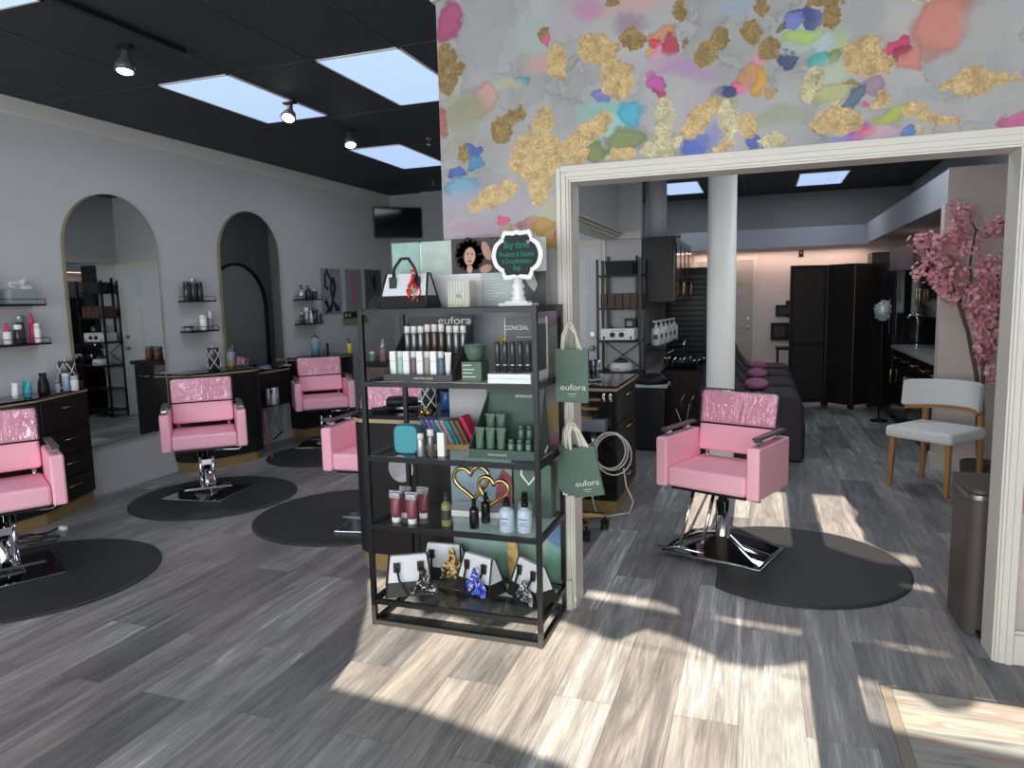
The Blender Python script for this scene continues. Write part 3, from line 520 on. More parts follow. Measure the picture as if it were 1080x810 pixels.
# ================================================================ left wall
M_BRASS = mat('brass_frame', (150, 141, 106), 0.4, 0.5, var=0.05)
def arch(h0, h1, hw, n=28, inset=0.0):
    """outline of a round-topped mirror in the YZ plane: bottom h0, top h1, half width hw"""
    r = hw - inset; pts = [(-r, h0 + inset), (r, h0 + inset)]; zc = h1 - hw
    for k in range(n + 1): a = PI * k / n; pts.append((r * math.cos(a), zc + (h1 - inset - zc) * math.sin(a)))
    return pts
def arched_mirror(yc, hw, z0, z1, label, lean=0.0):
    t = thing('arched_mirror', label, 'mirror', (-5.04, yc, 0), group='arched wall mirrors')
    M = Matrix(((0, 1, 0, 0), (1, 0, 0, 0), (0, 0, 1, 0), (0, 0, 0, 1)))
    o_, i_ = arch(z0, z1, hw), arch(z0, z1, hw, inset=0.005); n = len(o_); f = MB()
    v = [(x, 0.002, z) for x, z in o_] + [(x, 0.03, z) for x, z in o_] + [(x, 0.03, z) for x, z in i_] + [(x, 0.026, z) for x, z in i_]
    fs = []
    for a_, b_ in ((0, 1), (1, 2), (2, 3)):
        for k in range(n): fs.append((a_ * n + k, a_ * n + (k + 1) % n, b_ * n + (k + 1) % n, b_ * n + k))
    f._m(v, fs, M); f.build('frame', M_BRASS, t)
    g = MB(); g.prism_y(i_, 0.004, 0.027, M); g.build('glass', M_MIRROR, t)
    return t
arched_mirror(4.495, 0.445, 0.41, 2.42, 'tall arched mirror on the left wall reflecting a white panelled door')
arched_mirror(6.17, 0.46, 0.45, 2.46, 'second arched mirror farther along the wall, reflecting a dark arch')

def bottle(name, body, cap, h, r, label, cat, loc, style='cyl', group=None, rz=0, capm=None, scale=1):
    """body material, cap material; styles: cyl, pump, spray, tube, cone"""
    t = thing(name, label, cat, loc, rz, group)
    if style == 'cyl':
        MB().lathe([(r * 0.9, 0), (r, 0.004), (r, h * 0.72), (r * 0.92, h * 0.75)], 16).build('body', body, t)
        MB().lathe([(r * 0.93, h * 0.74), (r * 0.93, h * 0.98), (r * 0.85, h)], 16).build('cap', cap, t)
    elif style == 'pump':
        MB().lathe([(r * 0.9, 0), (r, 0.005), (r, h * 0.62), (r * 0.8, h * 0.7), (r * 0.35, h * 0.74)], 16).build('body', body, t)
        p = MB(); p.lathe([(r * 0.4, h * 0.73), (r * 0.4, h * 0.82), (r * 0.12, h * 0.83), (r * 0.12, h * 0.93)], 12); p.box(-r * 0.75, r * 0.25, -r * 0.2, r * 0.2, h * 0.92, h); p.build('pump', cap, t)
    elif style == 'spray':
        MB().lathe([(r * 0.9, 0), (r, 0.004), (r, h * 0.6), (r * 0.85, h * 0.68), (r * 0.4, h * 0.72), (r * 0.4, h * 0.76)], 16).build('body', body, t)
        MB().lathe([(r * 0.5, h * 0.75), (r * 0.5, h * 0.86), (r * 0.42, h * 0.87), (r * 0.4, h)], 12).build('cap', cap, t)
    elif style == 'cone':
        MB().lathe([(r * 0.9, 0), (r, 0.004), (r, h * 0.5), (r * 0.95, h * 0.6)], 16).build('body', body, t)
        MB().lathe([(r * 0.9, h * 0.59), (r * 0.6, h * 0.75), (r * 0.2, h)], 12).build('nozzle', cap, t)
    elif style == 'tube':      # squeezed tube standing on its cap
        v = []; n = 16; b = MB()
        for i, (s, z) in enumerate(((1.0, 0.18), (1.0, 0.3), (0.8, 0.6), (0.45, 0.85), (0.1, 0.97), (0.08, 1.0))):
            for k in range(n): a = 2 * PI * k / n; v.append((r * math.cos(a) * (1 + (1 - s) * 0.3), r * math.sin(a) * s, h * z))
        f = [(i * n + k, i * n + (k + 1) % n, (i + 1) * n + (k + 1) % n, (i + 1) * n + k) for i in range(5) for k in range(n)] + [tuple(range(n))[::-1], tuple(range(5 * n, 6 * n))]
        b._m(v, f, None); b.build('body', body, t, smooth=True)
        MB().lathe([(r * 0.82, 0), (r * 0.85, h * 0.18)], 16).build('cap', cap, t)
        MB().box(-r * 1.25, r * 1.25, -r * 0.12, r * 0.12, h * 0.9, h).build('crimp', capm or body, t)
    return t
def label_band(t, m, r, z0, z1):
    MB().lathe([(r * 1.012, z0), (r * 1.012, z1)], 16, cap=False).build('label_band', m, t)
M_DKB = mat('charcoal_bottle', (58, 58, 62), 0.25, var=0.1)
M_GREYB = mat('grey_bottle', (128, 130, 132), 0.35)
M_SILV = mat('silver_bottle', (170, 174, 178), 0.25, 0.5)
M_HOTP = mat('hot_pink_plastic', (214, 60, 104), 0.35)
M_AMBER = mat('amber_liquid', (120, 84, 30), 0.15)
M_LBLUE = mat('pale_blue_bottle', (176, 196, 214), 0.3)
M_TEAL = mat('teal_plastic', (64, 170, 178), 0.45, bump=0.05, scale=80)
M_CLEAR = mat('clear_plastic_bottle', (200, 210, 214), 0.1, alpha=0.25, var=0.02)
M_OLIVE = mat('olive_liquid', (132, 128, 84), 0.15)

def wall_shelf(y0, y1, z, label):
    t = thing('wall_shelf', label, 'shelf', (-5.04, (y0 + y1) / 2, z), group='small black shelves on the mirror wall')
    h = (y1 - y0) / 2
    MB().box(0.002, 0.13, -h, h, -0.014, 0).build('board', M_BLKP, t, bevel=0.002)
    r = MB(); r.tube([(0.01, -h + 0.005, 0.035), (0.125, -h + 0.005, 0.035), (0.125, h - 0.005, 0.035), (0.01, h - 0.005, 0.035)], 0.0025, 6)
    for yy in (-h + 0.005, h - 0.005): r.cyl((0.125, yy, 0), (0.125, yy, 0.035), 0.0025, n=6)
    r.build('guard_rail', M_BLK, t)
    return t
SH = [(3.15, 3.79, 1.545, 'upper black wall shelf at the left edge, holding the tissue box'), (3.15, 3.80, 1.265, 'lower black wall shelf at the left edge with the pink bottles'),
      (5.16, 5.51, 1.555, 'upper black shelf between the two arched mirrors'), (5.16, 5.52, 1.275, 'lower black shelf between the two arched mirrors'),
      (6.86, 7.27, 1.555, 'upper black shelf beyond the second arched mirror'), (6.86, 7.26, 1.275, 'lower black shelf beyond the second arched mirror')]
for s in SH: wall_shelf(*s)
XS = -4.97
G = 'styling products on the wall shelves'
def wb(y, z, h, r, body, cap, st, lab, name='hair_product_bottle', cat='bottle', x=XS):
    return bottle(name, body, cap, h, r, lab, cat, (x, y, z), st, G)
z = 1.546
wb(3.385, z, 0.20, 0.022, M_DKB, M_SILV, 'cyl', 'dark spray can on the upper left shelf, at the frame edge', 'spray_can', 'spray can')
wb(3.445, z, 0.21, 0.024, M_DKB, M_WHITE, 'cyl', 'dark spray can on the upper left shelf, next to the tissue box', 'spray_can', 'spray can')
z = 1.266
wb(3.415, z, 0.19, 0.030, M_CLEAR, M_BLKP, 'pump', 'clear bottle with black top on the lower left shelf')
wb(3.520, z, 0.15, 0.026, M_WHITE, M_HOTP, 'cone', 'white bottle with hot pink cone nozzle on the lower left shelf')
wb(3.600, z, 0.135, 0.028, M_DKB, M_WHITE, 'cyl', 'short dark bottle with white cap on the lower left shelf')
wb(3.645, z, 0.20, 0.025, M_DKB, M_SILV, 'cyl', 'tall dark bottle behind the short white-capped one, lower left shelf', x=-5.005)
wb(3.730, z, 0.215, 0.022, M_HOTP, M_HOTP, 'cone', 'tall red-pink bottle on the lower left shelf', x=-5.0)
wb(3.720, z, 0.14, 0.020, M_WHITE, M_WHITE, 'cyl', 'white bottle in front of the tall red-pink one', x=-4.94)
t = thing('tissue_box', 'pale blue tissue box with a tissue pulled out on the upper left shelf', 'tissue box', (-4.975, 3.635, 1.546))
MB().box(-0.05, 0.05, -0.095, 0.095, 0, 0.105).build('box', mat('tissue_box_card', (150, 164, 168), 0.5, alpha=0.85), t, bevel=0.004)
tt = MB()
def tf(u, v): return (0.02 * math.sin(u * 9 + v * 3) + 0.03 * (v - 0.5), -0.07 + 0.17 * u + 0.02 * math.sin(v * 7), 0.1 + 0.07 * v * (0.6 + 0.4 * math.sin(u * 3.1)) + 0.012 * math.sin(u * 14))
tt.grid(tf, 14, 8); tt.build('tissue', M_WHITE, t)
z = 1.556
for i, (y, h, lab) in enumerate(((5.205, 0.17, 'left dark spray can of three on the shelf between the mirrors'), (5.285, 0.205, 'tallest, middle dark spray can of three between the mirrors'), (5.365, 0.17, 'right dark spray can of three on the shelf between the mirrors'))):
    wb(y, z, h, 0.030, M_DKB, M_DKB if i != 1 else M_SILV, 'cyl', lab, 'spray_can', 'spray can')
z = 1.276
wb(5.195, z, 0.045, 0.045, M_GREYB, M_BLKP, 'cyl', 'squat grey jar on the lower shelf between the mirrors', 'jar', 'jar')
wb(5.380, z, 0.14, 0.032, M_WHITE, M_WHITE, 'cyl', 'white rounded bottle on the lower shelf between the mirrors')
wb(5.475, z, 0.18, 0.028, M_GREYB, M_WHITE, 'cone', 'grey bottle with pointed white nozzle on the lower shelf between the mirrors')
z = 1.556
wb(6.940, z, 0.155, 0.036, M_SILV, M_BLKP, 'pump', 'silver bottle with black top on the upper shelf beyond the second mirror')
wb(7.070, z, 0.15, 0.036, M_DKB, M_BLKP, 'pump', 'dark bottle with black top, middle of the upper shelf beyond the second mirror')
wb(7.190, z, 0.12, 0.030, M_DKB, M_WHITE, 'pump', 'short dark bottle with a bent spout on the upper shelf beyond the second mirror')
z = 1.276
for (y, h, r, m1, m2, st, lab) in ((6.92, 0.13, 0.026, M_DKB, M_SILV, 'cyl', 'dark can at the left end of the lower far shelf'), (7.01, 0.18, 0.028, M_SILV, M_WHITE, 'cyl', 'tall silver can on the lower far shelf'),
        (7.09, 0.16, 0.022, M_WHITE, M_WHITE, 'cone', 'thin white pointed bottle on the lower far shelf'), (7.17, 0.16, 0.038, M_DKB, M_DKB, 'cyl', 'wide dark can on the lower far shelf'),
        (7.29, 0.12, 0.018, M_DKB, M_BLKP, 'cone', 'small dark dropper bottle at the right end of the lower far shelf')):
    wb(y, z, h, r, m1, m2, st, lab)

# posters and lettered sign
def poster(y0, y1, z0, z1, base, label, fn=None):
    t = thing('poster', label, 'poster', (-5.036, (y0 + y1) / 2, (z0 + z1) / 2), PI / 2, group='posters beyond the mirrors')
    w2, h2 = (y1 - y0) / 2, (z1 - z0) / 2
    MB().box(-w2, w2, -0.012, 0.0, -h2, h2).build('panel', base, t)
    if fn: fn(t, w2, h2)
    return t
M_INK = mat('poster_ink', (30, 28, 34), 0.7); M_POSTG = mat('poster_grey', (140, 140, 150), 0.6, var=0.35, scale=7)
M_POSTP = mat('poster_pink_ink', (196, 92, 112), 0.6)
def p1(t, w2, h2):
    b = MB(); rnd = random.Random(4)
    def zz(v): return -h2 + 2 * h2 * v
    spine = [(-0.5, 0.97), (-0.25, 0.85), (0.0, 0.72), (-0.1, 0.5), (0.1, 0.28), (0.45, 0.06)]
    for side in (spine, [(0.1, 0.8), (0.35, 0.6), (0.15, 0.42), (0.0, 0.25), (-0.3, 0.03)], [(-0.6, 0.9), (-0.65, 0.6), (-0.35, 0.55)], [(0.1, 0.25), (0.5, 0.12), (0.7, 0.08)], [(-0.7, 0.3), (-0.4, 0.12), (-0.65, 0.02)]):
        b.tube([(w2 * x, -0.013, zz(v)) for x, v in side], 0.012, 5, rs=[0.018 + 0.02 * rnd.random() for _ in side])
    o = b.build('line_drawing', M_INK, t); o.scale = (1, 0.12, 1); o.location = (0, -0.0125, 0)
def p2(t, w2, h2):
    for k, (wd, z_) in enumerate(((0.55, 0.62), (0.3, 0.22), (0.28, -0.12), (0.26, -0.42))):
        b = MB(); n = 6 if k == 0 else 4
        for i in range(n):
            x0 = -w2 * wd + 2 * w2 * wd * i / n; b.box(x0, x0 + 2 * w2 * wd / n * 0.32, -0.0135, -0.012, h2 * z_ - 0.045, h2 * z_ + 0.045)
            for q in (-0.045, 0.0, 0.036): b.box(x0, x0 + 2 * w2 * wd / n * 0.75, -0.0135, -0.012, h2 * z_ + q, h2 * z_ + q + 0.009)
        b.build('lettering', M_POSTP, t)
def p3(t, w2, h2):
    b = MB(); b.prism_y([(-w2 * .8, -h2), (w2, -h2), (w2, -h2 * 0.6), (w2 * 0.1, -h2 * 0.25), (-w2 * 0.6, -h2 * .6)], -0.0135, -0.012); b.build('pale_shape', mat('poster_pale', (120, 122, 120), 0.7), t)
    b = MB(); b.prism_y([(-w2 * .5, h2 * 0.9), (-w2 * .1, h2 * 0.5), (w2 * 0.3, h2 * 0.95), (w2 * 0.4, h2 * 0.2), (w2 * .1, -h2 * 0.2), (-w2 * .1, h2 * 0.2)], -0.0132, -0.012); b.build('dark_shape', M_INK, t)
poster(7.42, 7.84, 1.37, 1.925, M_POSTG, 'grey poster with a black ink figure beside the far wall shelves', p1)
poster(7.95, 8.33, 1.38, 1.93, mat('poster_silver', (136, 136, 138), 0.6), 'pale grey poster with lines of pink lettering between two dark posters', p2)
poster(8.44, 8.86, 1.40, 1.94, mat('poster_dark', (84, 84, 82), 0.6, var=0.4, scale=5), 'dark grey poster nearest the corner with the television', p3)
t = thing('letter_sign', 'black cut-out lettering on a yellow wooden base under the pink-lettered poster', 'sign', (-5.03, 8.14, 1.30), PI / 2)
text('letters', 'COME IN', 0.13, M_INK, t, (0, -0.006, 0.0), ext=0.004, bold=0.002)
MB().box(-0.3, 0.3, -0.02, 0, -0.07, -0.002).build('base', mat('yellowish_wood', (140, 132, 96), 0.6), t)

t = thing('television', 'black flat television on the far wall of the left room', 'television', (-4.755, 8.90, 2.58), math.radians(35))
a = MB(); a.box(-0.32, 0.33, -0.035, 0.0, -0.205, 0.205); a.build('housing', M_BLKP, t, bevel=0.006)
MB().box(-0.305, 0.315, -0.038, -0.034, -0.187, 0.19).build('screen', mat('tv_screen', (14, 18, 20), 0.08, var=0.1), t)
MB().box(0.0, 0.04, 0.0, 0.22, -0.02, 0.02).build('bracket', M_BLK, t)
t = thing('black_framed_arch_mirror', 'black framed arched mirror seen only as a reflection in the second mirror', 'mirror', (-2.953, 8.35, 0), 0)
M = Matrix(((0, -1, 0, 0), (1, 0, 0, 0), (0, 0, 1, 0), (0, 0, 0, 1)))
o_, i_ = arch(0.3, 2.1, 0.62), arch(0.3, 2.1, 0.62, inset=0.035); n = len(o_); f = MB()
v = [(x, 0.0, z) for x, z in o_] + [(x, 0.03, z) for x, z in o_] + [(x, 0.03, z) for x, z in i_] + [(x, 0.004, z) for x, z in i_]
f._m(v, [(a_ * n + k, a_ * n + (k + 1) % n, (a_ + 1) * n + (k + 1) % n, (a_ + 1) * n + k) for a_ in range(3) for k in range(n)], M); f.build('frame', M_BLKP, t)
g = MB(); g.prism_y(i_, 0.001, 0.008, M); g.build('glass', M_MIRROR, t)

# door in the partition (seen in the mirror and at the edge of the opening)
def panel_door(name, w_, h_, m, label, loc, rotz=0, knob_x=None):
    t = thing(name, label, 'door', loc, rotz); t['kind'] = 'structure'
    MB().box(0, w_, -0.035, -0.005, 0.01, h_).build('leaf', m, t)
    p = MB(); cw = (w_ - 0.1 * 3) / 2
    for i in (0, 1):
        x0 = 0.1 + i * (cw + 0.1)
        for z0, z1 in ((0.2, 0.78), (0.92, 1.52), (1.64, h_ - 0.12)):
            p.box(x0, x0 + cw, -0.041, -0.03, z0, z1); p.box(x0 + 0.03, x0 + cw - 0.03, -0.046, -0.03, z0 + 0.03, z1 - 0.03)
    p.build('raised_panels', m, t, bevel=0.004)
    f = MB()
    for i0, i1, th in ((0.0, 0.03, 0.03), (0.03, 0.075, 0.02)):
        f.box(-i1, -i0, -th - 0.01, 0, 0, h_ + i1); f.box(w_ + i0, w_ + i1, -th - 0.01, 0, 0, h_ + i1); f.box(-i0, w_ + i0, -th - 0.01, 0, h_ + i0, h_ + i1)
    f.build('door_casing', M_TRIM, t, bevel=0.003)
    if knob_x is not None:
        k = MB(); k.cyl((knob_x, -0.035, 0.95), (knob_x, -0.07, 0.95), 0.012); k.ball((knob_x, -0.085, 0.95), 0.028, (1, 0.7, 1)); k.build('door_knob', M_STEEL, t)
        k = MB(); k.cyl((knob_x, -0.035, 1.1), (knob_x, -0.055, 1.1), 0.026); k.build('deadbolt', M_STEEL, t)
    return t
panel_door('door_1', 0.82, 2.03, mat('door_paint', (206, 210, 212), 0.45), 'white six-panel door in the short wall, seen in the first arched mirror', (-2.47, 7.6, 0), 0, 0.75)
panel_door('door_2', 0.86, 2.03, mat('door_paint_far', (176, 174, 168), 0.5), 'white panelled door in the far wall beside the front column', (-0.99, 12.2, 0), 0, 0.79)

# ================================================================ stations
def handle(parent, p0, p1, out, m=M_GOLD, name='handle', r=0.005):
    p0, p1, out = Vector(p0), Vector(p1), Vector(out); b = MB()
    b.tube([p0, p0 + out, p1 + out, p1], r, 6); return b.build(name, m, parent)
def station(label, pts, front, h=0.9, drawers=(0.66, 0.47, 0.28), base=0.0, loc=(0, 0), extra=None):
    """corner station: polygon plan, front = (i, j) the edge that carries the drawers"""
    cx_ = sum(p[0] for p in pts) / len(pts); cy_ = sum(p[1] for p in pts) / len(pts)
    t = thing('styling_station', label, 'cabinet', (cx_, cy_, 0), group='black styling stations')
    q = [(x - cx_, y - cy_) for x, y in pts]
    def sc(k): return [(x * k, y * k) for x, y in q]
    MB().prism(sc(0.94), 0, 0.09).build('toe_kick', M_KICK, t)
    MB().prism(sc(0.985), 0.09, h - 0.035).build('body', M_CAB, t, bevel=0.003)
    MB().prism(sc(1.01), h - 0.030, h - 0.016).build('edge_band', M_TAN, t)
    MB().prism(sc(1.01), h - 0.015, h).build('worktop', M_CABG, t)
    a, b = Vector(q[front[0]]), Vector(q[front[1]]); d = (b - a).normalized(); nrm = Vector((d.y, -d.x)); L = (b - a).length
    if nrm.dot((a + b) / 2) < 0: nrm = -nrm
    zs = [h - 0.05] + [z for z in drawers] ; zs2 = list(drawers) + [0.10]
    tops = [h - 0.045, 0.62, 0.44, 0.27]; bots = [0.63, 0.45, 0.28, 0.10]
    for z1, z0 in zip(tops, bots):
        A = a + d * 0.03 + nrm * 0.0; B = b - d * 0.03; dr = MB()
        o1, o2 = nrm * -0.004, nrm * 0.012
        v = [(*(A + o1), z0), (*(B + o1), z0), (*(B + o2), z0), (*(A + o2), z0), (*(A + o1), z1), (*(B + o1), z1), (*(B + o2), z1), (*(A + o2), z1)]
        dr.hexa(v); dro = dr.build('drawer', M_CAB, t, bevel=0.002)
        m_ = (A + B) / 2; hz = z1 - 0.06; o3 = nrm * 0.012
        handle(dro, (*(m_ - d * 0.07 + o3), hz), (*(m_ + d * 0.07 + o3), hz), (nrm.x * 0.022, nrm.y * 0.022, 0), M_GOLD)
    return t
station('black styling station left of the first arched mirror, behind the chair at the frame edge', [(-5.035, 2.95), (-4.70, 3.0), (-4.68, 3.46), (-4.91, 4.05), (-5.035, 4.06)], (2, 3), 0.9)
station('black styling station between the two arched mirrors with a patterned canister on top', [(-5.035, 4.97), (-4.83, 4.97), (-4.58, 5.56), (-4.62, 5.70), (-5.035, 5.72)], (1, 2), 0.9)
station('black styling station beyond the second arched mirror, behind the far pink chair', [(-5.035, 6.68), (-4.86, 6.66), (-4.60, 7.28), (-4.66, 7.46), (-5.035, 7.48)], (1, 2), 0.9)
# floating ledge with tools under the second mirror
t = thing('tool_ledge', 'black ledge crowded with styling tools under the second arched mirror', 'ledge', (-4.90, 6.2, 0.8))
MB().box(-0.105, 0.10, -0.42, 0.22, 0.02, 0.04).build('top', M_CABG, t)
MB().box(-0.105, 0.095, -0.42, 0.22, 0.0, 0.018).build('edge', M_TAN, t)
MB().box(-0.105, 0.09, -0.42, 0.22, -0.36, -0.002).build('cabinet', M_CAB, t)
rnd = random.Random(11)
def curling_iron(loc, rz, label, m=M_BLKP, L=0.26):
    t = thing('curling_iron', label, 'curling iron', loc, rz)
    MB().cyl((0, 0, 0.014), (L * 0.5, 0, 0.014), 0.014, 0.012).build('handle', m, t)
    MB().cyl((L * 0.5, 0, 0.014), (L, 0, 0.016), 0.010).build('barrel', M_STEEL, t)
    c = MB(); c.tube([(0, 0, 0.014), (-0.06, 0.02, 0.01), (-0.09, 0.07, 0.008), (-0.05, 0.11, 0.006)], 0.004, 6); c.build('cord', M_BLKP, t)
    return t
def hair_dryer(loc, rz, label, m=M_BLKP, tilt=0.0):
    t = thing('hair_dryer', label, 'hair dryer', loc, rz)
    b = MB(); b.lathe([(0.02, -0.09), (0.034, -0.08), (0.036, 0.0), (0.026, 0.08), (0.02, 0.09)], 16, Matrix.Rotation(PI / 2, 4, 'Y') @ Matrix.Translation((0, 0, 0))); b.build('barrel', m, t)
    n = MB(); n.cyl((0.09, 0, 0), (0.13, 0, 0), 0.024, 0.02); n.build('nozzle', M_STEEL, t)
    h = MB(); h.tube([(-0.03, 0, -0.02), (-0.035, 0, -0.08), (-0.02, 0, -0.14)], 0.015, 10); h.build('handle', m, t)
    t.rotation_euler = (0, tilt, rz); return t
curling_iron((-4.93, 5.86, 0.841), 0.5, 'curling iron lying on the ledge under the second mirror, nearest end')
curling_iron((-4.94, 6.22, 0.841), 0.3, 'curling iron lying at the far end of the ledge under the second mirror')
t = thing('comb_tray', 'low tray with blue combs on the ledge under the second mirror', 'tray', (-4.88, 6.06, 0.841))
MB().box(-0.06, 0.06, -0.1, 0.1, 0, 0.012).build('tray', M_DKB, t)
for k in range(3):
    b = MB(); b.box(-0.05 + 0.035 * k, -0.03 + 0.035 * k, -0.09, 0.08, 0.014, 0.022 + 0.006 * k); b.build('comb', mat('cyan_comb', (70, 150, 190), 0.4), t)
t = thing('drink_glass', 'glass with pale green liquid and straws beside the second mirror', 'glass', (-4.80, 5.52, 0.901))
MB().lathe([(0.034, 0), (0.036, 0.07)], 16).build('liquid', M_OLIVE, t); MB().lathe([(0.036, 0.071), (0.04, 0.16)], 16, cap=False).build('glass', M_CLEAR, t)
s = MB(); s.cyl((0.01, 0, 0.05), (0.02, 0.01, 0.22), 0.004, n=6); s.cyl((-0.01, 0, 0.05), (-0.02, 0.015, 0.20), 0.004, n=6); s.build('straws', mat('lilac_straw', (170, 140, 190), 0.4), t)
# hanging dryers / cords between station two and three
t = thing('tool_holster', 'bundle of silver and black hair tools hanging under the ledge below the second mirror', 'tool holster', (-4.755, 6.02, 0.60))
b = MB(); b.box(-0.05, 0.05, -0.08, 0.08, 0.0, 0.03); b.build('bracket', M_BLKP, t)
for k, (x, y) in enumerate(((0.02, -0.07), (0.04, -0.01), (0.03, 0.05))):
    b = MB(); b.cyl((x, y, 0.05), (x + 0.02, y - 0.03, -0.12), 0.02, 0.026); b.build('tool', M_SILV if k != 1 else M_WHITE, t)
b = MB()
for k in range(3): b.tube([(0.02, 0.02 * k, 0.0), (0.07, 0.03 + 0.03 * k, -0.16), (0.02, 0.05 * k, -0.32), (0.06, 0.02 * k + 0.04, -0.42), (-0.02, 0.01 * k, -0.5)], 0.004, 6)
b.build('cords', M_BLKP, t)
t = thing('pink_handled_pole', 'thin pink pole leaning beside the middle black station', 'pole', (-4.52, 5.62, 0))
b = MB(); b.tube([(0.02, 0.03, 0.01), (0.0, 0.0, 0.38), (-0.03, 0.02, 0.46), (-0.06, 0.08, 0.47)], 0.009, 8); b.build('pole', mat('dusty_pink', (150, 80, 104), 0.5), t)
MB().ball((0.02, 0.03, 0.014), 0.014).build('foot', mat('dusty_pink', (150, 80, 104)), t)

# patterned canisters, vase, bottles on the stations
def lattice_can(loc, label, r=0.045, h=0.18):
    t = thing('patterned_canister', label, 'canister', loc)
    MB().lathe([(r, 0), (r, h), (r * 0.96, h + 0.004)], 20).build('body', M_DKB, t)
    p = MB()
    for d in (1, -1):
        for k in range(4):
            pts = [((r + 0.0012) * math.cos(2 * PI * (k / 4) + d * a * 2.2), (r + 0.0012) * math.sin(2 * PI * (k / 4) + d * a * 2.2), 0.01 + (h - 0.02) * a) for a in [i / 14 for i in range(15)]]
            p.tube(pts, 0.003, 5)
    p.build('lattice_pattern', M_WHITE, t)
    MB().lathe([(r * 0.4, h + 0.004), (0.008, h + 0.012), (0.006, h + 0.02), (0.012, h + 0.03), (0.004, h + 0.04)], 12).build('lid_knob', M_SILV, t)
    return t
lattice_can((-4.93, 3.91, 0.901), 'black canister with white lattice pattern on the left station', 0.055, 0.21)
lattice_can((-4.86, 5.36, 0.901), 'black canister with white lattice pattern between the arched mirrors', 0.055, 0.205)
t = thing('black_vase', 'black waisted vase on the left station', 'vase', (-4.80, 3.62, 0.901))
MB().lathe([(0.035, 0), (0.04, 0.02), (0.034, 0.09), (0.022, 0.13), (0.026, 0.155), (0.024, 0.155)], 18).build('vase', M_BLKP, t)
G2 = 'bottles on the left station'
bottle('hair_product_bottle', M_LBLUE, M_WHITE, 0.13, 0.026, 'pale blue bottle behind the white one on the left station', 'bottle', (-4.86, 3.84, 0.901), 'cyl', G2)
bottle('hair_product_bottle', M_WHITE, M_LBLUE, 0.11, 0.026, 'white bottle with pale cap in front of the lattice canister', 'bottle', (-4.80, 3.86, 0.901), 'cyl', G2)
bottle('hair_product_bottle', M_LBLUE, M_SILV, 0.09, 0.016, 'thin small bottle right of the black vase', 'bottle', (-4.82, 3.74, 0.901), 'cyl', G2)
bottle('hair_product_tube', M_TEAL, M_TEAL, 0.12, 0.03, 'teal tube beside the black vase on the left station', 'tube', (-4.79, 3.49, 0.901), 'tube', G2)
bottle('hair_product_tube', M_WHITE, M_LBLUE, 0.11, 0.022, 'white tube at the frame edge on the left station', 'tube', (-4.78, 3.40, 0.901), 'tube', G2)
t = thing('small_card_holder', 'small dark card holder at the back corner of the left station', 'card holder', (-4.95, 4.0, 0.901), 1.2)
MB().box(-0.04, 0.04, -0.012, 0.012, 0, 0.05).build('holder', M_DKB, t)
t = thing('disinfectant_jar', 'tall jar of blue disinfectant under the far wall shelves', 'jar', (-4.87, 7.0, 0.901))
MB().lathe([(0.05, 0), (0.052, 0.15)], 18).build('liquid', mat('blue_liquid', (36, 128, 160), 0.15), t)
MB().lathe([(0.053, 0.001), (0.053, 0.19), (0.045, 0.2)], 18).build('glass', M_CLEAR, t); MB().lathe([(0.05, 0.2), (0.045, 0.215), (0.01, 0.22), (0.01, 0.24)], 14).build('lid', M_STEEL, t)
t = thing('small_picture', 'small dark picture leaning at the back of the far station', 'picture', (-4.96, 7.38, 0.901), -0.9)
MB().box(-0.07, 0.07, -0.008, 0.008, 0, 0.12).build('frame', M_INK, t); MB().box(-0.05, 0.05, -0.01, -0.007, 0.02, 0.1).build('image', mat('reddish_print', (120, 66, 50), 0.5, var=0.5, scale=20), t)
bottle('spray_bottle', mat('yellow_plastic', (216, 200, 90), 0.4), M_BLKP, 0.17, 0.032, 'yellow spray bottle held above the far pink chair', 'spray bottle', (-4.63, 7.34, 0.901), 'pump')

# carved desk beyond the chairs
t = thing('carved_desk', 'brownish desk with a wavy carved front behind the display rack', 'desk', (-3.47, 6.60, 0))
MB().box(-0.42, 0.42, -0.2, 0.24, 0.0, 0.84).build('body', M_CAB, t)
MB().box(-0.42, 0.10, -0.215, -0.2, 0.0, 0.84).build('front_panel', mat('mauve_brown_panel', (104, 92, 90), 0.6, var=0.12, scale=6), t)
handle(t, (0.18, -0.2, 0.70), (0.34, -0.2, 0.70), (0, -0.022, 0), M_STEEL)
MB().box(-0.44, 0.44, -0.24, 0.26, 0.84, 0.885).build('top', M_CAB, t, bevel=0.004)
b = MB()
for k in range(9):
    for c_ in (-0.26, -0.02):
        pts = [(c_ + (0.01 + 0.0125 * k) * math.cos(a), -0.216, 0.42 + (0.03 + 0.042 * k) * math.sin(a)) for a in [2 * PI * i / 26 for i in range(26)] ]
        b.tube([p for p in pts], 0.004, 4, closed=True)
b.build('carved_waves', mat('mauve_groove', (84, 74, 72), 0.6), t)
GD = 'bottles on the carved desk'
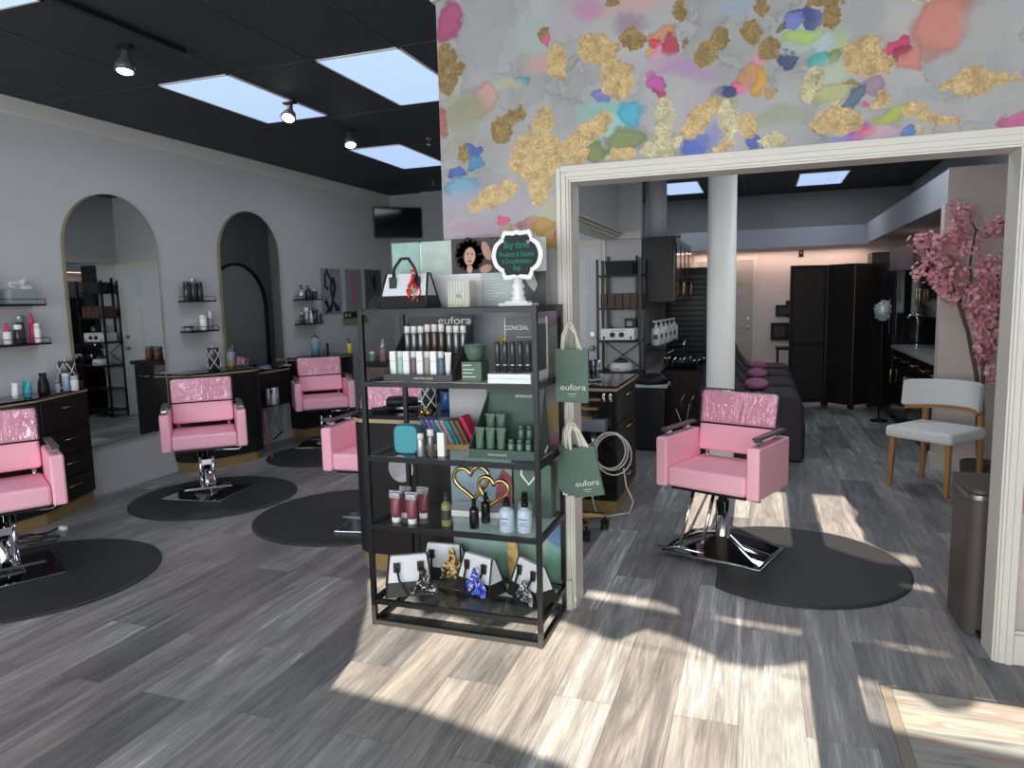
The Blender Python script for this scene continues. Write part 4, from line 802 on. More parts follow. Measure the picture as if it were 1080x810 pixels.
for (x, y, h, r, m1, m2, st, lab) in ((-3.83, 6.5, 0.1, 0.028, mat('green_plastic', (96, 150, 120), 0.4), M_WHITE, 'cyl', 'small green bottle at the left end of the carved desk'),
      (-3.70, 6.5, 0.23, 0.042, mat('rosy_glass', (150, 116, 112), 0.3), M_SILV, 'cone', 'tall rosy bottle with thin neck on the carved desk'),
      (-3.45, 6.5, 0.2, 0.036, M_LBLUE, M_SILV, 'cone', 'silvery tapered bottle on the carved desk behind the rack post'),
      (-3.33, 6.5, 0.16, 0.05, mat('amber_glass', (110, 78, 60), 0.3), M_GREYB, 'cyl', 'amber jar with grey lid on the carved desk, left of its pair'),
      (-3.20, 6.5, 0.16, 0.05, mat('amber_glass', (110, 78, 60), 0.3), M_GREYB, 'cyl', 'amber jar with grey lid on the carved desk, right of its pair')):
    bottle('hair_product_bottle', m1, m2, h, r, lab, 'bottle', (x, y, 0.886), st, GD)
t = thing('red_bowl', 'low red bowl on the carved desk', 'bowl', (-3.80, 6.65, 0.886))
MB().lathe([(0.03, 0), (0.07, 0.04), (0.066, 0.04), (0.03, 0.008)], 18).build('bowl', mat('red_glaze', (120, 40, 40), 0.3), t)

# ================================================================ styling chairs
M_FILM = bpy.data.materials.new('crinkled_clear_film'); M_FILM.use_nodes = True
def film():
    nt = M_FILM.node_tree; N = nt.nodes; L = nt.links; N.remove(N['Principled BSDF'])
    t = N.new('ShaderNodeBsdfTransparent'); t.inputs[0].default_value = (0.86, 0.78, 0.82, 1); g = N.new('ShaderNodeBsdfGlossy'); g.inputs['Roughness'].default_value = 0.07
    tc = N.new('ShaderNodeTexCoord'); mp = N.new('ShaderNodeMapping'); mp.inputs['Rotation'].default_value = (0, 0.6, 0); mp.inputs['Scale'].default_value = (1, 1, 0.4); L.new(tc.outputs['Object'], mp.inputs[0])
    n = N.new('ShaderNodeTexNoise'); n.inputs['Scale'].default_value = 13; n.inputs['Detail'].default_value = 2; n.inputs['Distortion'].default_value = 2.5; L.new(mp.outputs[0], n.inputs['Vector'])
    b = N.new('ShaderNodeBump'); b.inputs['Strength'].default_value = 1.0; b.inputs['Distance'].default_value = 0.04; L.new(n.outputs['Fac'], b.inputs['Height']); L.new(b.outputs[0], g.inputs['Normal'])
    f = N.new('ShaderNodeLayerWeight'); f.inputs[0].default_value = 0.35; L.new(b.outputs[0], f.inputs['Normal'])
    s = N.new('ShaderNodeMixShader'); ml = N.new('ShaderNodeMath'); ml.operation = 'MULTIPLY_ADD'; ml.inputs[1].default_value = 1.0; ml.inputs[2].default_value = 0.08; L.new(f.outputs['Fresnel'], ml.inputs[0]); ge = N.new('ShaderNodeNewGeometry'); iv = N.new('ShaderNodeMath'); iv.operation = 'SUBTRACT'; iv.inputs[0].default_value = 1; L.new(ge.outputs['Backfacing'], iv.inputs[1]); a2 = N.new('ShaderNodeMath'); a2.operation = 'MULTIPLY'; L.new(ml.outputs[0], a2.inputs[0]); L.new(iv.outputs[0], a2.inputs[1]); L.new(a2.outputs[0], s.inputs[0])
    L.new(t.outputs[0], s.inputs[1]); L.new(g.outputs[0], s.inputs[2]); L.new(s.outputs[0], N['Material Output'].inputs[0])
film()
def make_chair(label, loc, rotz, plate_rot, cone):
    t = thing('styling_chair', label, 'salon chair', loc, rotz, 'pink styling chairs')
    R = Matrix.Rotation(plate_rot - rotz, 4, 'Z')
    b = MB()
    if cone:
        b.box(-0.29, 0.29, -0.21, 0.23, 0.0, 0.012, R); b.hexa([(-0.27, -0.2, .012), (0.27, -0.2, .012), (0.27, 0.2, .012), (-0.27, 0.2, .012), (-0.05, -0.05, .1), (0.05, -0.05, .1), (0.05, 0.05, .1), (-0.05, 0.05, .1)], R)
    else:
        b.box(-0.25, 0.25, -0.25, 0.25, 0.0, 0.012, R); b.hexa([(-0.08, -0.08, .012), (0.08, -0.08, .012), (0.08, 0.08, .012), (-0.08, 0.08, .012), (-0.045, -0.045, .08), (0.045, -0.045, .08), (0.045, 0.045, .08), (-0.045, 0.045, .08)], R)
    b.build('base_plate', M_CHROME, t, bevel=0.003)
    b = MB(); b.lathe([(0.055, 0.07), (0.04, 0.10), (0.038, 0.30), (0.026, 0.30), (0.026, 0.385)], 24); b.build('hydraulic_column', M_CHROME, t)
    b = MB(); b.tube([(0.0, -0.02, 0.355), (0.15, -0.05, 0.35), (0.24, -0.06, 0.345), (0.26, -0.06, 0.36), (0.24, -0.06, 0.375), (0.12, -0.045, 0.372)], 0.006, 8); b.build('pump_lever', M_CHROME, t)
    f = MB()
    if cone:
        for s in (-0.06, 0.06): f.tube([(s - 0.04, -0.16, 0.385), (s * 1.1 - 0.09, -0.22, 0.06)], 0.010, 8)
        f.tube([(-0.28, -0.24, 0.03), (-0.15, -0.24, 0.055), (0.0, -0.24, 0.055)], 0.009, 8)
    else:
        for s in (-0.045, 0.045): f.tube([(s, -0.14, 0.385), (s, -0.17, 0.11)], 0.013, 8)
        f.box(-0.17, 0.17, -0.24, -0.15, 0.09, 0.105); f.box(-0.035, 0.035, -0.19, -0.15, 0.27, 0.31)
    f.build('footrest', M_CHROME, t)
    MB().box(-0.22, 0.22, -0.2, 0.2, 0.382, 0.402).build('seat_pan', M_BLKP, t)
    b = MB(); b.box(-0.232, 0.232, -0.235, 0.215, 0.402, 0.515); s_ = b.build('seat', M_PINK, t, bevel=0.022, seg=4)
    for s in (-1, 1):
        b = MB(); x0, x1 = sorted((s * 0.233, s * 0.305)); b.box(x0, x1, -0.235, 0.195, 0.395, 0.68); a_ = b.build('arm', M_PINK, t, bevel=0.014, seg=3)
        for yy in (-0.16, 0.06): c_ = MB(); c_.cyl((s * 0.27, yy, 0.68), (s * 0.27, yy, 0.712), 0.011); c_.box(s * 0.27 - 0.018, s * 0.27 + 0.018, yy - 0.02, yy + 0.02, 0.698, 0.708); c_.build('armrest_bracket', M_CHROME, a_)
        c_ = MB(); c_.box(s * 0.27 - 0.022, s * 0.27 + 0.022, -0.20, 0.17, 0.712, 0.728); c_.build('armrest', mat('dark_armrest', (92, 86, 84), 0.35, 0.3), a_, bevel=0.006)
    TB = Matrix.Translation((0, 0.165, 0.55)) @ Matrix.Rotation(-0.16, 4, 'X') @ Matrix.Translation((0, -0.165, -0.55))
    b = MB(); b.box(-0.228, 0.228, 0.13, 0.205, 0.552, 0.91, TB); bk = b.build('backrest', M_PINK, t, bevel=0.02, seg=4)
    for s in (-0.19, 0.19): MB().tube([(s, 0.16, 0.40), (s, 0.19, 0.5), (s, 0.2, 0.62)], 0.012, 8).build('back_support', M_CHROME, t)
    b = MB(); b.box(-0.236, 0.236, 0.122, 0.213, 0.715, 0.918, TB); b.build('clear_cover', M_FILM, bk, bevel=0.02, seg=3)
    b = MB(); b.tube([TB @ Vector(p) for p in ((-0.238, 0.12, 0.715), (0.238, 0.12, 0.715), (0.238, 0.215, 0.715), (-0.238, 0.215, 0.715))], 0.0055, 6, closed=True)
    b.tube([TB @ Vector(p) for p in ((-0.236, 0.15, 0.715), (-0.24, 0.155, 0.90), (-0.225, 0.16, 0.922), (0.225, 0.16, 0.922), (0.24, 0.155, 0.90), (0.236, 0.15, 0.715))], 0.004, 6)
    b.build('cover_elastic', M_BLKP, bk)
    return t
make_chair('pink styling chair in the opening, beside the round-ended mat in the back room', (-0.19, 4.16, 0), math.radians(-22), math.radians(-18), True)
make_chair('pink styling chair before the first arched mirror, whole in view', (-4.15, 4.42, 0), math.radians(43), math.radians(8), False)
make_chair('pink styling chair cut off by the left edge of the photo', (-4.03, 2.71, 0), math.radians(58), math.radians(62), False)
make_chair('farthest pink styling chair, in front of the far station', (-4.37, 6.37, 0), math.radians(41), math.radians(20), False)
make_chair('pink styling chair half hidden behind the display rack and the black island', (-2.40, 4.12, 0), math.radians(3), math.radians(10), False)

def mat_disc(name, label, c, r, cut=None, ang=0, flat=None):
    t = thing(name, label, 'floor mat', (c[0], c[1], 0), ang, 'black anti-fatigue mats')
    pts = []
    for k in range(72):
        a = 2 * PI * k / 72; x, y = r * math.cos(a), r * math.sin(a)
        if cut is not None and x < cut: x = cut
        pts.append((x, y))
    if cut is not None:
        q = []
        for p in pts:
            if not q or (Vector(p) - Vector(q[-1])).length > 1e-3: q.append(p)
        pts = [p for p in q if not (abs(p[0] - cut) < 1e-6 and abs(p[1]) < math.sqrt(max(0, r * r - cut * cut)) - 0.06)]
    b = MB(); n = len(pts); sh = [(x * 0.975, y * 0.975) for x, y in pts]
    v = [(x, y, 0.001) for x, y in pts] + [(x, y, 0.006) for x, y in pts] + [(x, y, 0.014) for x, y in sh]
    b._m(v, [tuple(range(n))[::-1], tuple(range(2 * n, 3 * n))] + [(i, (i + 1) % n, n + (i + 1) % n, n + i) for i in range(n)] + [(n + i, n + (i + 1) % n, 2 * n + (i + 1) % n, 2 * n + i) for i in range(n)], None)
    b.build('mat', M_MAT, t)
    return t
mat_disc('salon_mat', 'dark mat with one straight side right of the pink chair in the opening', (0.18, 4.10), 0.60, cut=-0.38)
mat_disc('salon_mat', 'round black mat under the pink chair before the first arched mirror', (-4.05, 4.38), 0.62)
mat_disc('salon_mat', 'round black mat left of the display rack, reaching behind the island', (-2.74, 4.24), 0.66)
mat_disc('salon_mat', 'round black mat at the left edge of the photo, nearest the viewer', (-3.83, 2.74), 0.63)
mat_disc('salon_mat', 'round black mat under the farthest pink chair', (-4.10, 5.90), 0.525)
for ch in [o for o in COL.objects if o.name.startswith('styling_chair')]: ch.location.z = 0.0145
# power cords under the left chair
t = thing('power_cord', 'tangle of black cords with a white plug below the left station', 'cord', (-4.52, 3.22, 0.0)); t.scale = (0.62, 0.62, 0.9)
b = MB(); b.tube([(-0.3, -0.3, 0.02), (-0.1, 0.05, 0.02), (0.1, 0.1, 0.015), (0.2, -0.05, 0.015), (0.05, -0.2, 0.015), (-0.1, -0.1, 0.02), (0.05, 0.15, 0.02), (0.0, 0.33, 0.02)], 0.006, 6)
b.tube([(-0.3, -0.2, 0.03), (0.0, -0.05, 0.012), (0.25, 0.12, 0.012), (0.35, 0.0, 0.012), (0.2, -0.2, 0.012)], 0.005, 6); b.build('cord', M_BLKP, t)
b = MB(); b.box(0.0, 0.1, 0.30, 0.34, 0.001, 0.03); b.box(0.04, 0.06, 0.34, 0.37, 0.005, 0.02); b.build('plug', M_WHITE, t, bevel=0.004)

# ================================================================ display rack
RX0, RX1, RY0, RY1 = -1.685, -0.872, 2.775, 3.165
LV = (1.47, 1.15, 0.81, 0.49, 0.13)         # tops of the glass shelves
rack = thing('display_rack', 'open black metal display rack with glass shelves in front of the colourful wall', 'display rack', ((RX0 + RX1) / 2, (RY0 + RY1) / 2, 0))
rw, rd, T = (RX1 - RX0) / 2, (RY1 - RY0) / 2, 0.011
for sx in (-1, 1):
    for sy in (-1, 1): MB().box(sx * rw - T, sx * rw + T, sy * rd - T, sy * rd + T, 0, 1.47).build('post', M_BLK, rack, bevel=0.001)
for z in LV + (0.03,):
    f = MB()
    f.box(-rw + T, rw - T, -rd - T, -rd + T, z - 0.026, z - 0.004); f.build('front_rail', M_BLK, rack)
    MB().box(-rw + T, rw - T, rd - T, rd + T, z - 0.026, z - 0.004).build('back_rail', M_BLK, rack)
    for sx in (-1, 1): MB().box(sx * rw - T, sx * rw + T, -rd + T, rd - T, z - 0.026, z - 0.004).build('side_rail', M_BLK, rack)
    if z > 0.1: MB().box(-rw - 0.004, rw + 0.004, -rd - 0.004, rd + 0.004, z - 0.0045, z - 0.0005).build('glass_shelf', M_GLASS if z < 1.4 else M_BLKP, rack)
Z0, Z1, Z2, Z3, Z4 = LV

# ---- display box of hair care bottles (second shelf)
t = thing('bottle_display_box', 'black cardboard display box of hair care bottles on the second shelf', 'display box', (-1.42, 2.95, Z1), 0)
b = MB(); b.box(-0.165, 0.165, 0.085, 0.095, 0, 0.275); b.box(-0.165, 0.165, -0.165, 0.09, 0, 0.012)
for s in (-1, 1): b.hexa([(s * 0.165 - 0.003, -0.165, 0), (s * 0.165 + 0.003, -0.165, 0), (s * 0.165 + 0.003, 0.09, 0), (s * 0.165 - 0.003, 0.09, 0), (s * 0.165 - 0.003, -0.165, 0.03), (s * 0.165 + 0.003, -0.165, 0.03), (s * 0.165 + 0.003, 0.09, 0.255), (s * 0.165 - 0.003, 0.09, 0.255)])
b.box(-0.165, 0.165, -0.03, 0.085, 0.012, 0.105); b.box(-0.165, 0.165, -0.167, -0.16, 0, 0.03)
M_CARD = mat('charcoal_card', (56, 54, 54), 0.5)
b.build('box', M_CARD, t)
text('lettering', 'eufora', 0.052, M_TXT, t, (0.075, 0.084, 0.240), sx=1.25)
text('front_lettering', 'only from salons', 0.014, M_TXT, t, (0.03, -0.168, 0.010))
M_WCAP = mat('white_cap', (222, 222, 218), 0.35)
GT = 'bottles standing in the black display box'
pos = ('leftmost', 'second', 'third', 'fourth', 'middle', 'sixth', 'seventh', 'eighth', 'rightmost')
for i in range(9):
    x = -1.42 - 0.14 + i * 0.035 + (0.004 if i > 5 else 0)
    h = 0.137 if i in (3, 4, 5) else 0.13
    bb = bottle('hair_care_bottle', mat('bronze_bottle', (84, 76, 66), 0.25, 0.4) if i in (3, 4, 5) else mat('gunmetal_bottle', (104, 106, 108), 0.22, 0.5), M_WCAP, h, 0.0155, '%s tall grey bottle with white cap in the upper row of the black display box' % pos[i], 'bottle', (x, 2.975, Z1 + 0.106), 'cyl', GT)
cols = [M_WHITE, mat('mint_label', (158, 196, 180), 0.4), M_WHITE, mat('plum_label', (104, 90, 112), 0.4), M_WHITE, mat('taupe_label', (146, 140, 136), 0.4), M_WHITE, mat('slate_label', (84, 108, 124), 0.4), M_WCAP]
for i in range(9):
    x = -1.42 - 0.145 + i * 0.0335
    if i % 2 == 0 and i < 8:
        t = thing('hair_care_carton', '%s small white carton in the lower row of the black display box' % pos[i], 'carton', (x, 2.845, Z1 + 0.0135), 0, 'white cartons in the lower row')
        MB().box(-0.0145, 0.0145, -0.0145, 0.0145, 0, 0.115).build('carton', M_WHITE, t, bevel=0.001); MB().box(-0.0146, 0.0146, -0.0147, -0.0143, 0.07, 0.072).build('printed_line', M_GREYB, t)
    elif i == 8: bottle('hair_care_tube', M_WCAP, M_WCAP, 0.11, 0.013, 'small white tube at the right end of the lower row in the black box', 'tube', (x, 2.845, Z1 + 0.0135), 'tube', GT)
    else: bottle('hair_care_bottle', cols[i], M_WCAP, 0.115, 0.0145, '%s bottle in the lower row of the black box, %s label' % (pos[i], {1: 'mint', 3: 'plum', 5: 'taupe', 7: 'slate blue'}[i]), 'bottle', (x, 2.845, Z1 + 0.0135), 'cyl', GT)

# ---- green jar on green box
t = thing('product_carton', 'green carton with pale print under the green bowl jar on the second shelf', 'carton', (-1.175, 2.86, Z1))
MB().box(-0.046, 0.046, -0.046, 0.046, 0, 0.085).build('carton', M_GREEN, t, bevel=0.001)
b = MB()
for k, z in enumerate((0.068, 0.05, 0.035, 0.018)): b.box(-0.04, (-0.0, 0.015, 0.005, 0.02)[k], -0.0468, -0.046, z, z + 0.004)
b.build('print_lines', M_TXT, t)
t = thing('green_jar', 'rounded green jar with flat glass lid standing on the green carton', 'jar', (-1.175, 2.86, Z1 + 0.0855))
MB().lathe([(0.022, 0), (0.034, 0.012), (0.044, 0.04), (0.048, 0.07), (0.044, 0.07)], 24).build('body', M_GREEN, t)
MB().lathe([(0.062, 0.0705), (0.062, 0.0745)], 24).build('lid', M_CLEAR, t)
t = thing('gold_flower', 'small gold flower ornament behind the green jar', 'ornament', (-1.10, 3.05, Z1))
b = MB(); b.cyl((0, 0, 0), (0, 0, 0.14), 0.006); b.build('stem', M_GOLD, t)
b = MB(); rnd = random.Random(3)
for k in range(26):
    a, e = rnd.random() * 6.28, rnd.random() * 1.4; b.ball((0.03 * math.cos(a) * math.cos(e), 0.03 * math.sin(a) * math.cos(e), 0.15 + 0.03 * math.sin(e)), 0.009, (1, 1, 1), 6)
b.build('petals', mat('yellow_gold_petal', (206, 170, 90), 0.4, 0.3), t)
# ---- white base boxes, CONCEAL display, dark tubes
for k in range(2):
    t = thing('white_flat_box', ('lower' if k == 0 else 'upper') + ' of two flat white boxes under the dark concealer display', 'box', (-0.985, 2.88, Z1 + 0.0205 * k), 0, 'flat white boxes')
    b = MB(); b.box(-0.095, 0.095, -0.12, 0.14, 0, 0.02); b.build('box', mat('white_card', (226, 232, 234), 0.5), t, bevel=0.002)
t = thing('concealer_display', 'dark grey display card lettered CONCEAL behind the black tubes', 'display card', (-0.985, 2.88, Z1 + 0.041))
b = MB(); b.box(-0.095, 0.095, 0.118, 0.128, 0, 0.225); b.box(0.088, 0.094, -0.02, 0.12, 0, 0.2); b.build('card', mat('dark_slate_card', (70, 74, 76), 0.45), t)
b = MB(); b.box(-0.098, -0.095, 0.115, 0.13, 0, 0.228); b.box(0.095, 0.099, 0.115, 0.13, 0, 0.228); b.build('pale_edge', M_TXT, t)
text('lettering', 'CONCEAL', 0.027, M_TXT, t, (-0.042, 0.117, 0.172), sx=0.9)
MB().box(-0.045, 0.055, 0.1165, 0.118, 0.138, 0.1405).build('underline', M_TXT, t)
for i, nm in enumerate(('leftmost', 'second', 'middle', 'fourth', 'rightmost')):
    x = -1.058 + i * 0.034
    t = thing('concealer_tube', '%s of five black concealer cylinders before the CONCEAL card' % nm, 'cosmetic', (x, 2.83, Z1 + 0.041), 0, 'five black concealer cylinders')
    MB().lathe([(0.0125, 0), (0.0125, 0.125), (0.010, 0.13)], 16).build('tube', M_DKB, t); MB().lathe([(0.0128, 0.03), (0.0128, 0.033)], 16, cap=False).build('silver_ring', M_SILV, t)

# ---- third shelf
t = thing('teal_pouch', 'rounded teal zip pouch at the left end of the third shelf', 'pouch', (-1.52, 2.86, Z2), 0.1)
b = MB(); b.prism_y([(0.058 * math.copysign(abs(math.cos(a)) ** 0.45, math.cos(a)), 0.066 + 0.066 * math.copysign(abs(math.sin(a)) ** 0.45, math.sin(a))) for a in [2 * PI * k / 32 for k in range(32)]], -0.03, 0.03)
b.build('body', mat('teal_fabric', (66, 150, 164), 0.6, bump=0.1, scale=200), t, bevel=0.008)
b = MB(); b.tube([(0.06 * math.copysign(abs(math.cos(a)) ** 0.45, math.cos(a)), 0, 0.066 + 0.068 * math.copysign(abs(math.sin(a)) ** 0.45, math.sin(a))) for a in [PI * k / 18 for k in range(19)]], 0.0022, 6); b.build('zip', mat('teal_zip', (40, 120, 136), 0.4), t)
bottle('small_bottle', M_SILV, M_WCAP, 0.105, 0.016, 'small silver bottle with white cap beside the teal pouch', 'bottle', (-1.425, 2.80, Z2), 'cyl', 'three small bottles on the third shelf')
bottle('small_bottle', mat('gunmetal_bottle', (104, 106, 108)), M_WCAP, 0.125, 0.0165, 'taller grey bottle with white cap, middle of three on the third shelf', 'bottle', (-1.38, 2.81, Z2), 'cyl', 'three small bottles on the third shelf')
t = thing('small_carton', 'slim white carton right of the two small capped bottles', 'carton', (-1.335, 2.83, Z2), 0.1)
MB().box(-0.016, 0.016, -0.016, 0.016, 0, 0.108).build('carton', M_WHITE, t, bevel=0.001)
t = thing('bamboo_tray', 'shallow wooden tray holding the fan of coloured pouches', 'tray', (-1.345, 3.03, Z2), 0.1)
b = MB(); b.box(-0.13, 0.13, -0.07, 0.07, 0, 0.008); b.box(-0.13, 0.13, -0.07, -0.062, 0.008, 0.026); b.box(-0.13, 0.13, 0.062, 0.07, 0.008, 0.026); b.box(-0.13, -0.122, -0.07, 0.07, 0.008, 0.026); b.box(0.122, 0.13, -0.07, 0.07, 0.008, 0.026)
b.build('tray', mat('bamboo', (176, 140, 84), 0.5, var=0.2, stretch=(1, 8, 8)), t)
pc = [('denim blue', (110, 132, 176)), ('lilac', (150, 134, 200)), ('periwinkle blue', (112, 140, 190)), ('pale grey-blue', (160, 176, 190)), ('pale pink', (206, 168, 172)), ('bright turquoise', (20, 168, 174)), ('tan brown', (150, 116, 100)), ('dusty brown', (130, 98, 88)), ('bright coral pink', (222, 46, 92))]
for i, (nm, c_) in enumerate(pc):
    x = -1.455 + i * 0.026; top = 0.0 + (0.018 if i == 8 else 0)
    t = thing('small_pouch', '%s pouch leaning in the wooden tray' % nm, 'pouch', (x, 3.03, Z2 + 0.009 + top), 0, 'coloured pouches in the wooden tray')
    M = Matrix.Translation((0, 0, 0.002)) @ Matrix.Rotation(math.radians(-27), 4, 'Y')
    b = MB(); b.prism([(-0.0085, -0.045), (0.0085, -0.045), (0.0085, 0.045), (-0.0085, 0.045)], 0.005, 0.135, M); b.build('pouch', mat('pouch_' + nm.replace(' ', '_'), c_, 0.6, bump=0.1, scale=120), t, bevel=0.006, seg=3)
    b = MB(); b.tube([M @ Vector(p) for p in ((0.0, -0.047, 0.02), (0.0, -0.047, 0.125), (0, -0.03, 0.137), (0, 0.04, 0.137))], 0.0018, 5); b.build('zip', mat('zip_' + nm.replace(' ', '_'), tuple(int(v * 0.7) for v in c_), 0.4), t)
# green tube display
t = thing('tube_display', 'tall green cardboard display holding green tubes on the third shelf', 'display box', (-1.04, 2.93, Z2))
b = MB(); b.box(-0.15, 0.13, 0.095, 0.105, 0, 0.30)
for s in (-0.165, 0.15): b.hexa([(s - 0.002, -0.1, 0), (s + 0.002, -0.1, 0), (s + 0.002, 0.1, 0), (s - 0.002, 0.1, 0), (s - 0.002, -0.1, 0.045), (s + 0.002, -0.1, 0.045), (s * 0.85 + 0.002, 0.1, 0.27), (s * 0.85 - 0.002, 0.1, 0.27)][:8])
b.box(-0.165, 0.15, -0.105, -0.098, 0, 0.04); b.box(-0.165, 0.15, -0.1, 0.1, 0, 0.006); b.box(-0.163, 0.148, 0.0, 0.1, 0.006, 0.05)
b.build('box', M_GREEND, t)
text('lettering', 'enhance', 0.024, M_TXT, t, (0.03, 0.094, 0.245)); text('front_lettering', 'NEW PACKETS', 0.013, M_TXT, t, (-0.03, -0.106, 0.014))
k = 0
for (x, y, z, h, r, lab) in ((-1.165, 2.865, 0.007, 0.125, 0.018, 'left large green tube in the front row of the green display'), (-1.115, 2.865, 0.007, 0.125, 0.018, 'middle large green tube in the front row of the green display'),
        (-1.065, 2.865, 0.007, 0.125, 0.018, 'right large green tube in the front row of the green display'), (-1.15, 2.96, 0.052, 0.125, 0.018, 'left green tube in the back row of the green display'),
        (-1.10, 2.96, 0.052, 0.125, 0.018, 'right green tube in the back row of the green display')):
    bottle('green_tube', M_GREEN, M_GREEN, h, r, lab, 'tube', (x, y, Z2 + z), 'tube', 'green tubes in the green display')
for i, (x, y, z) in enumerate(((-1.018, 2.862, 0.007), (-0.978, 2.862, 0.007), (-0.938, 2.862, 0.007), (-1.005, 2.96, 0.052), (-0.965, 2.96, 0.052), (-0.925, 2.96, 0.052))):
    bottle('green_small_bottle', mat('sage_bottle', (92, 122, 108), 0.3), mat('dark_sage_cap', (76, 104, 92), 0.3), 0.078, 0.014, '%s small green bottle in the %s row of the green display' % (('left', 'middle', 'right')[i % 3], 'front' if i < 3 else 'back'), 'bottle', (x, y, Z2 + z), 'cyl', 'small green bottles in the green display')
t = thing('spiky_ornament', 'small white spiky ornament by the right end of the third shelf', 'ornament', (-0.895, 2.95, Z2 + 0.0))
b = MB()
for k in range(7):
    a = k * 0.9; b.cyl((0, 0, 0), (0.02 * math.cos(a), 0.015 * math.sin(a), 0.045 - 0.002 * k), 0.004, 0.001, 6)
b.build('spikes', M_WHITE, t)

# ---- fourth shelf
M_BERRY = mat('berry_pink_tube', (128, 60, 78), 0.35, var=0.1)
for (x, y, lab) in ((-1.575, 2.82, 'front left berry pink tube on the fourth shelf'), (-1.49, 2.815, 'front right berry pink tube on the fourth shelf'), (-1.565, 2.90, 'back left berry pink tube on the fourth shelf'), (-1.48, 2.91, 'back right berry pink tube on the fourth shelf')):
    t = bottle('hair_colour_tube', M_BERRY, M_WHITE, 0.148, 0.024, lab, 'tube', (x, y, Z3), 'tube', 'four berry pink tubes', capm=M_SILV)
    b = MB(); b.box(-0.027, 0.027, -0.014, 0.014, 0.112, 0.14); b.build('silver_top', M_SILV, t, bevel=0.004)
ob = bottle('oil_bottle', M_OLIVE, M_DKB, 0.155, 0.023, 'clear bottle of golden oil with dark cap on the fourth shelf', 'bottle', (-1.325, 2.83, Z3), 'spray')
label_band(ob, M_DKB, 0.0232, 0.03, 0.075)
bottle('dropper_bottle', mat('black_glass', (24, 22, 22), 0.1), M_BLKP, 0.135, 0.021, 'front black spray bottle near the gold hearts', 'bottle', (-1.19, 2.83, Z3), 'spray', 'black spray bottles')
bottle('dropper_bottle', mat('black_glass', (24, 22, 22)), M_BLKP, 0.14, 0.021, 'rear black spray bottle near the gold hearts', 'bottle', (-1.17, 2.92, Z3), 'spray', 'black spray bottles')
for (x, y, lab) in ((-1.035, 2.83, 'left white-blue bottle with black cap on the fourth shelf'), (-0.955, 2.84, 'right white-blue bottle with black cap on the fourth shelf'), (-0.985, 2.93, 'rear white-blue bottle with black cap on the fourth shelf')):
    t = bottle('shampoo_bottle', mat('frosty_blue', (188, 202, 218), 0.35), M_BLKP, 0.15, 0.033, lab, 'bottle', (x, y, Z3), 'spray', 'white-blue shampoo bottles')
    b = MB(); b.box(-0.018, 0.018, -0.0345, -0.0325, 0.062, 0.066); b.box(-0.012, 0.012, -0.0345, -0.0325, 0.045, 0.048); b.box(-0.015, 0.015, -0.0345, -0.0325, 0.035, 0.037); b.build('print_lines', mat('blue_print', (70, 84, 130), 0.5), t)
t = thing('white_book', 'flat white box under the gold hearts on the fourth shelf', 'box', (-1.25, 3.05, Z3), 0.08)
MB().box(-0.15, 0.15, -0.075, 0.085, 0, 0.028).build('box', M_WHITE, t, bevel=0.002)
t = thing('heart_ornament', 'ornament of two linked gold heart rings on the fourth shelf', 'ornament', (-1.23, 3.03, Z3 + 0.029))
def heart(cx, cz, s, rot, y):
    pts = []
    for k in range(40):
        a = 2 * PI * k / 40; x = 16 * math.sin(a) ** 3 / 17; z = (13 * math.cos(a) - 5 * math.cos(2 * a) - 2 * math.cos(3 * a) - math.cos(4 * a)) / 17
        pts.append((cx + s * (x * math.cos(rot) - z * math.sin(rot)), y, cz + s * (x * math.sin(rot) + z * math.cos(rot))))
    return pts
MB().tube(heart(-0.055, 0.125, 0.095, 0.12, 0.012), 0.011, 8, closed=True).build('large_heart', M_GOLD, t)
MB().tube(heart(0.06, 0.095, 0.08, -0.2, -0.012), 0.010, 8, closed=True).build('small_heart', M_GOLD, t)
t = thing('photo_panel', 'pale blue photo panel standing behind the gold hearts', 'panel', (-1.27, 3.145, Z3))
MB().box(-0.17, 0.15, 0, 0.006, 0, 0.28).build('panel', mat('misty_blue_print', (150, 176, 186), 0.5, var=0.25, scale=9), t)
b = MB(); b.prism_y([(0.06, 0.0), (0.15, 0.0), (0.15, 0.16), (0.10, 0.2), (0.07, 0.1)], -0.001, 0.0); b.build('red_detail', mat('muted_red_print', (170, 90, 96), 0.5, var=0.4, scale=30), t)
t = thing('gift_bag', 'green gift bag with white ribbon handle behind the shampoo bottles', 'gift bag', (-0.985, 3.08, Z3))
MB().box(-0.09, 0.09, -0.035, 0.045, 0, 0.25).build('bag', M_GREEN, t, bevel=0.001)
b = MB(); b.tube([(-0.05, -0.037, 0.25), (-0.05, -0.038, 0.2), (-0.015, -0.038, 0.155), (0.02, -0.038, 0.2), (0.035, -0.038, 0.25)], 0.006, 6); b.build('ribbon_handle', M_WHITE, t)

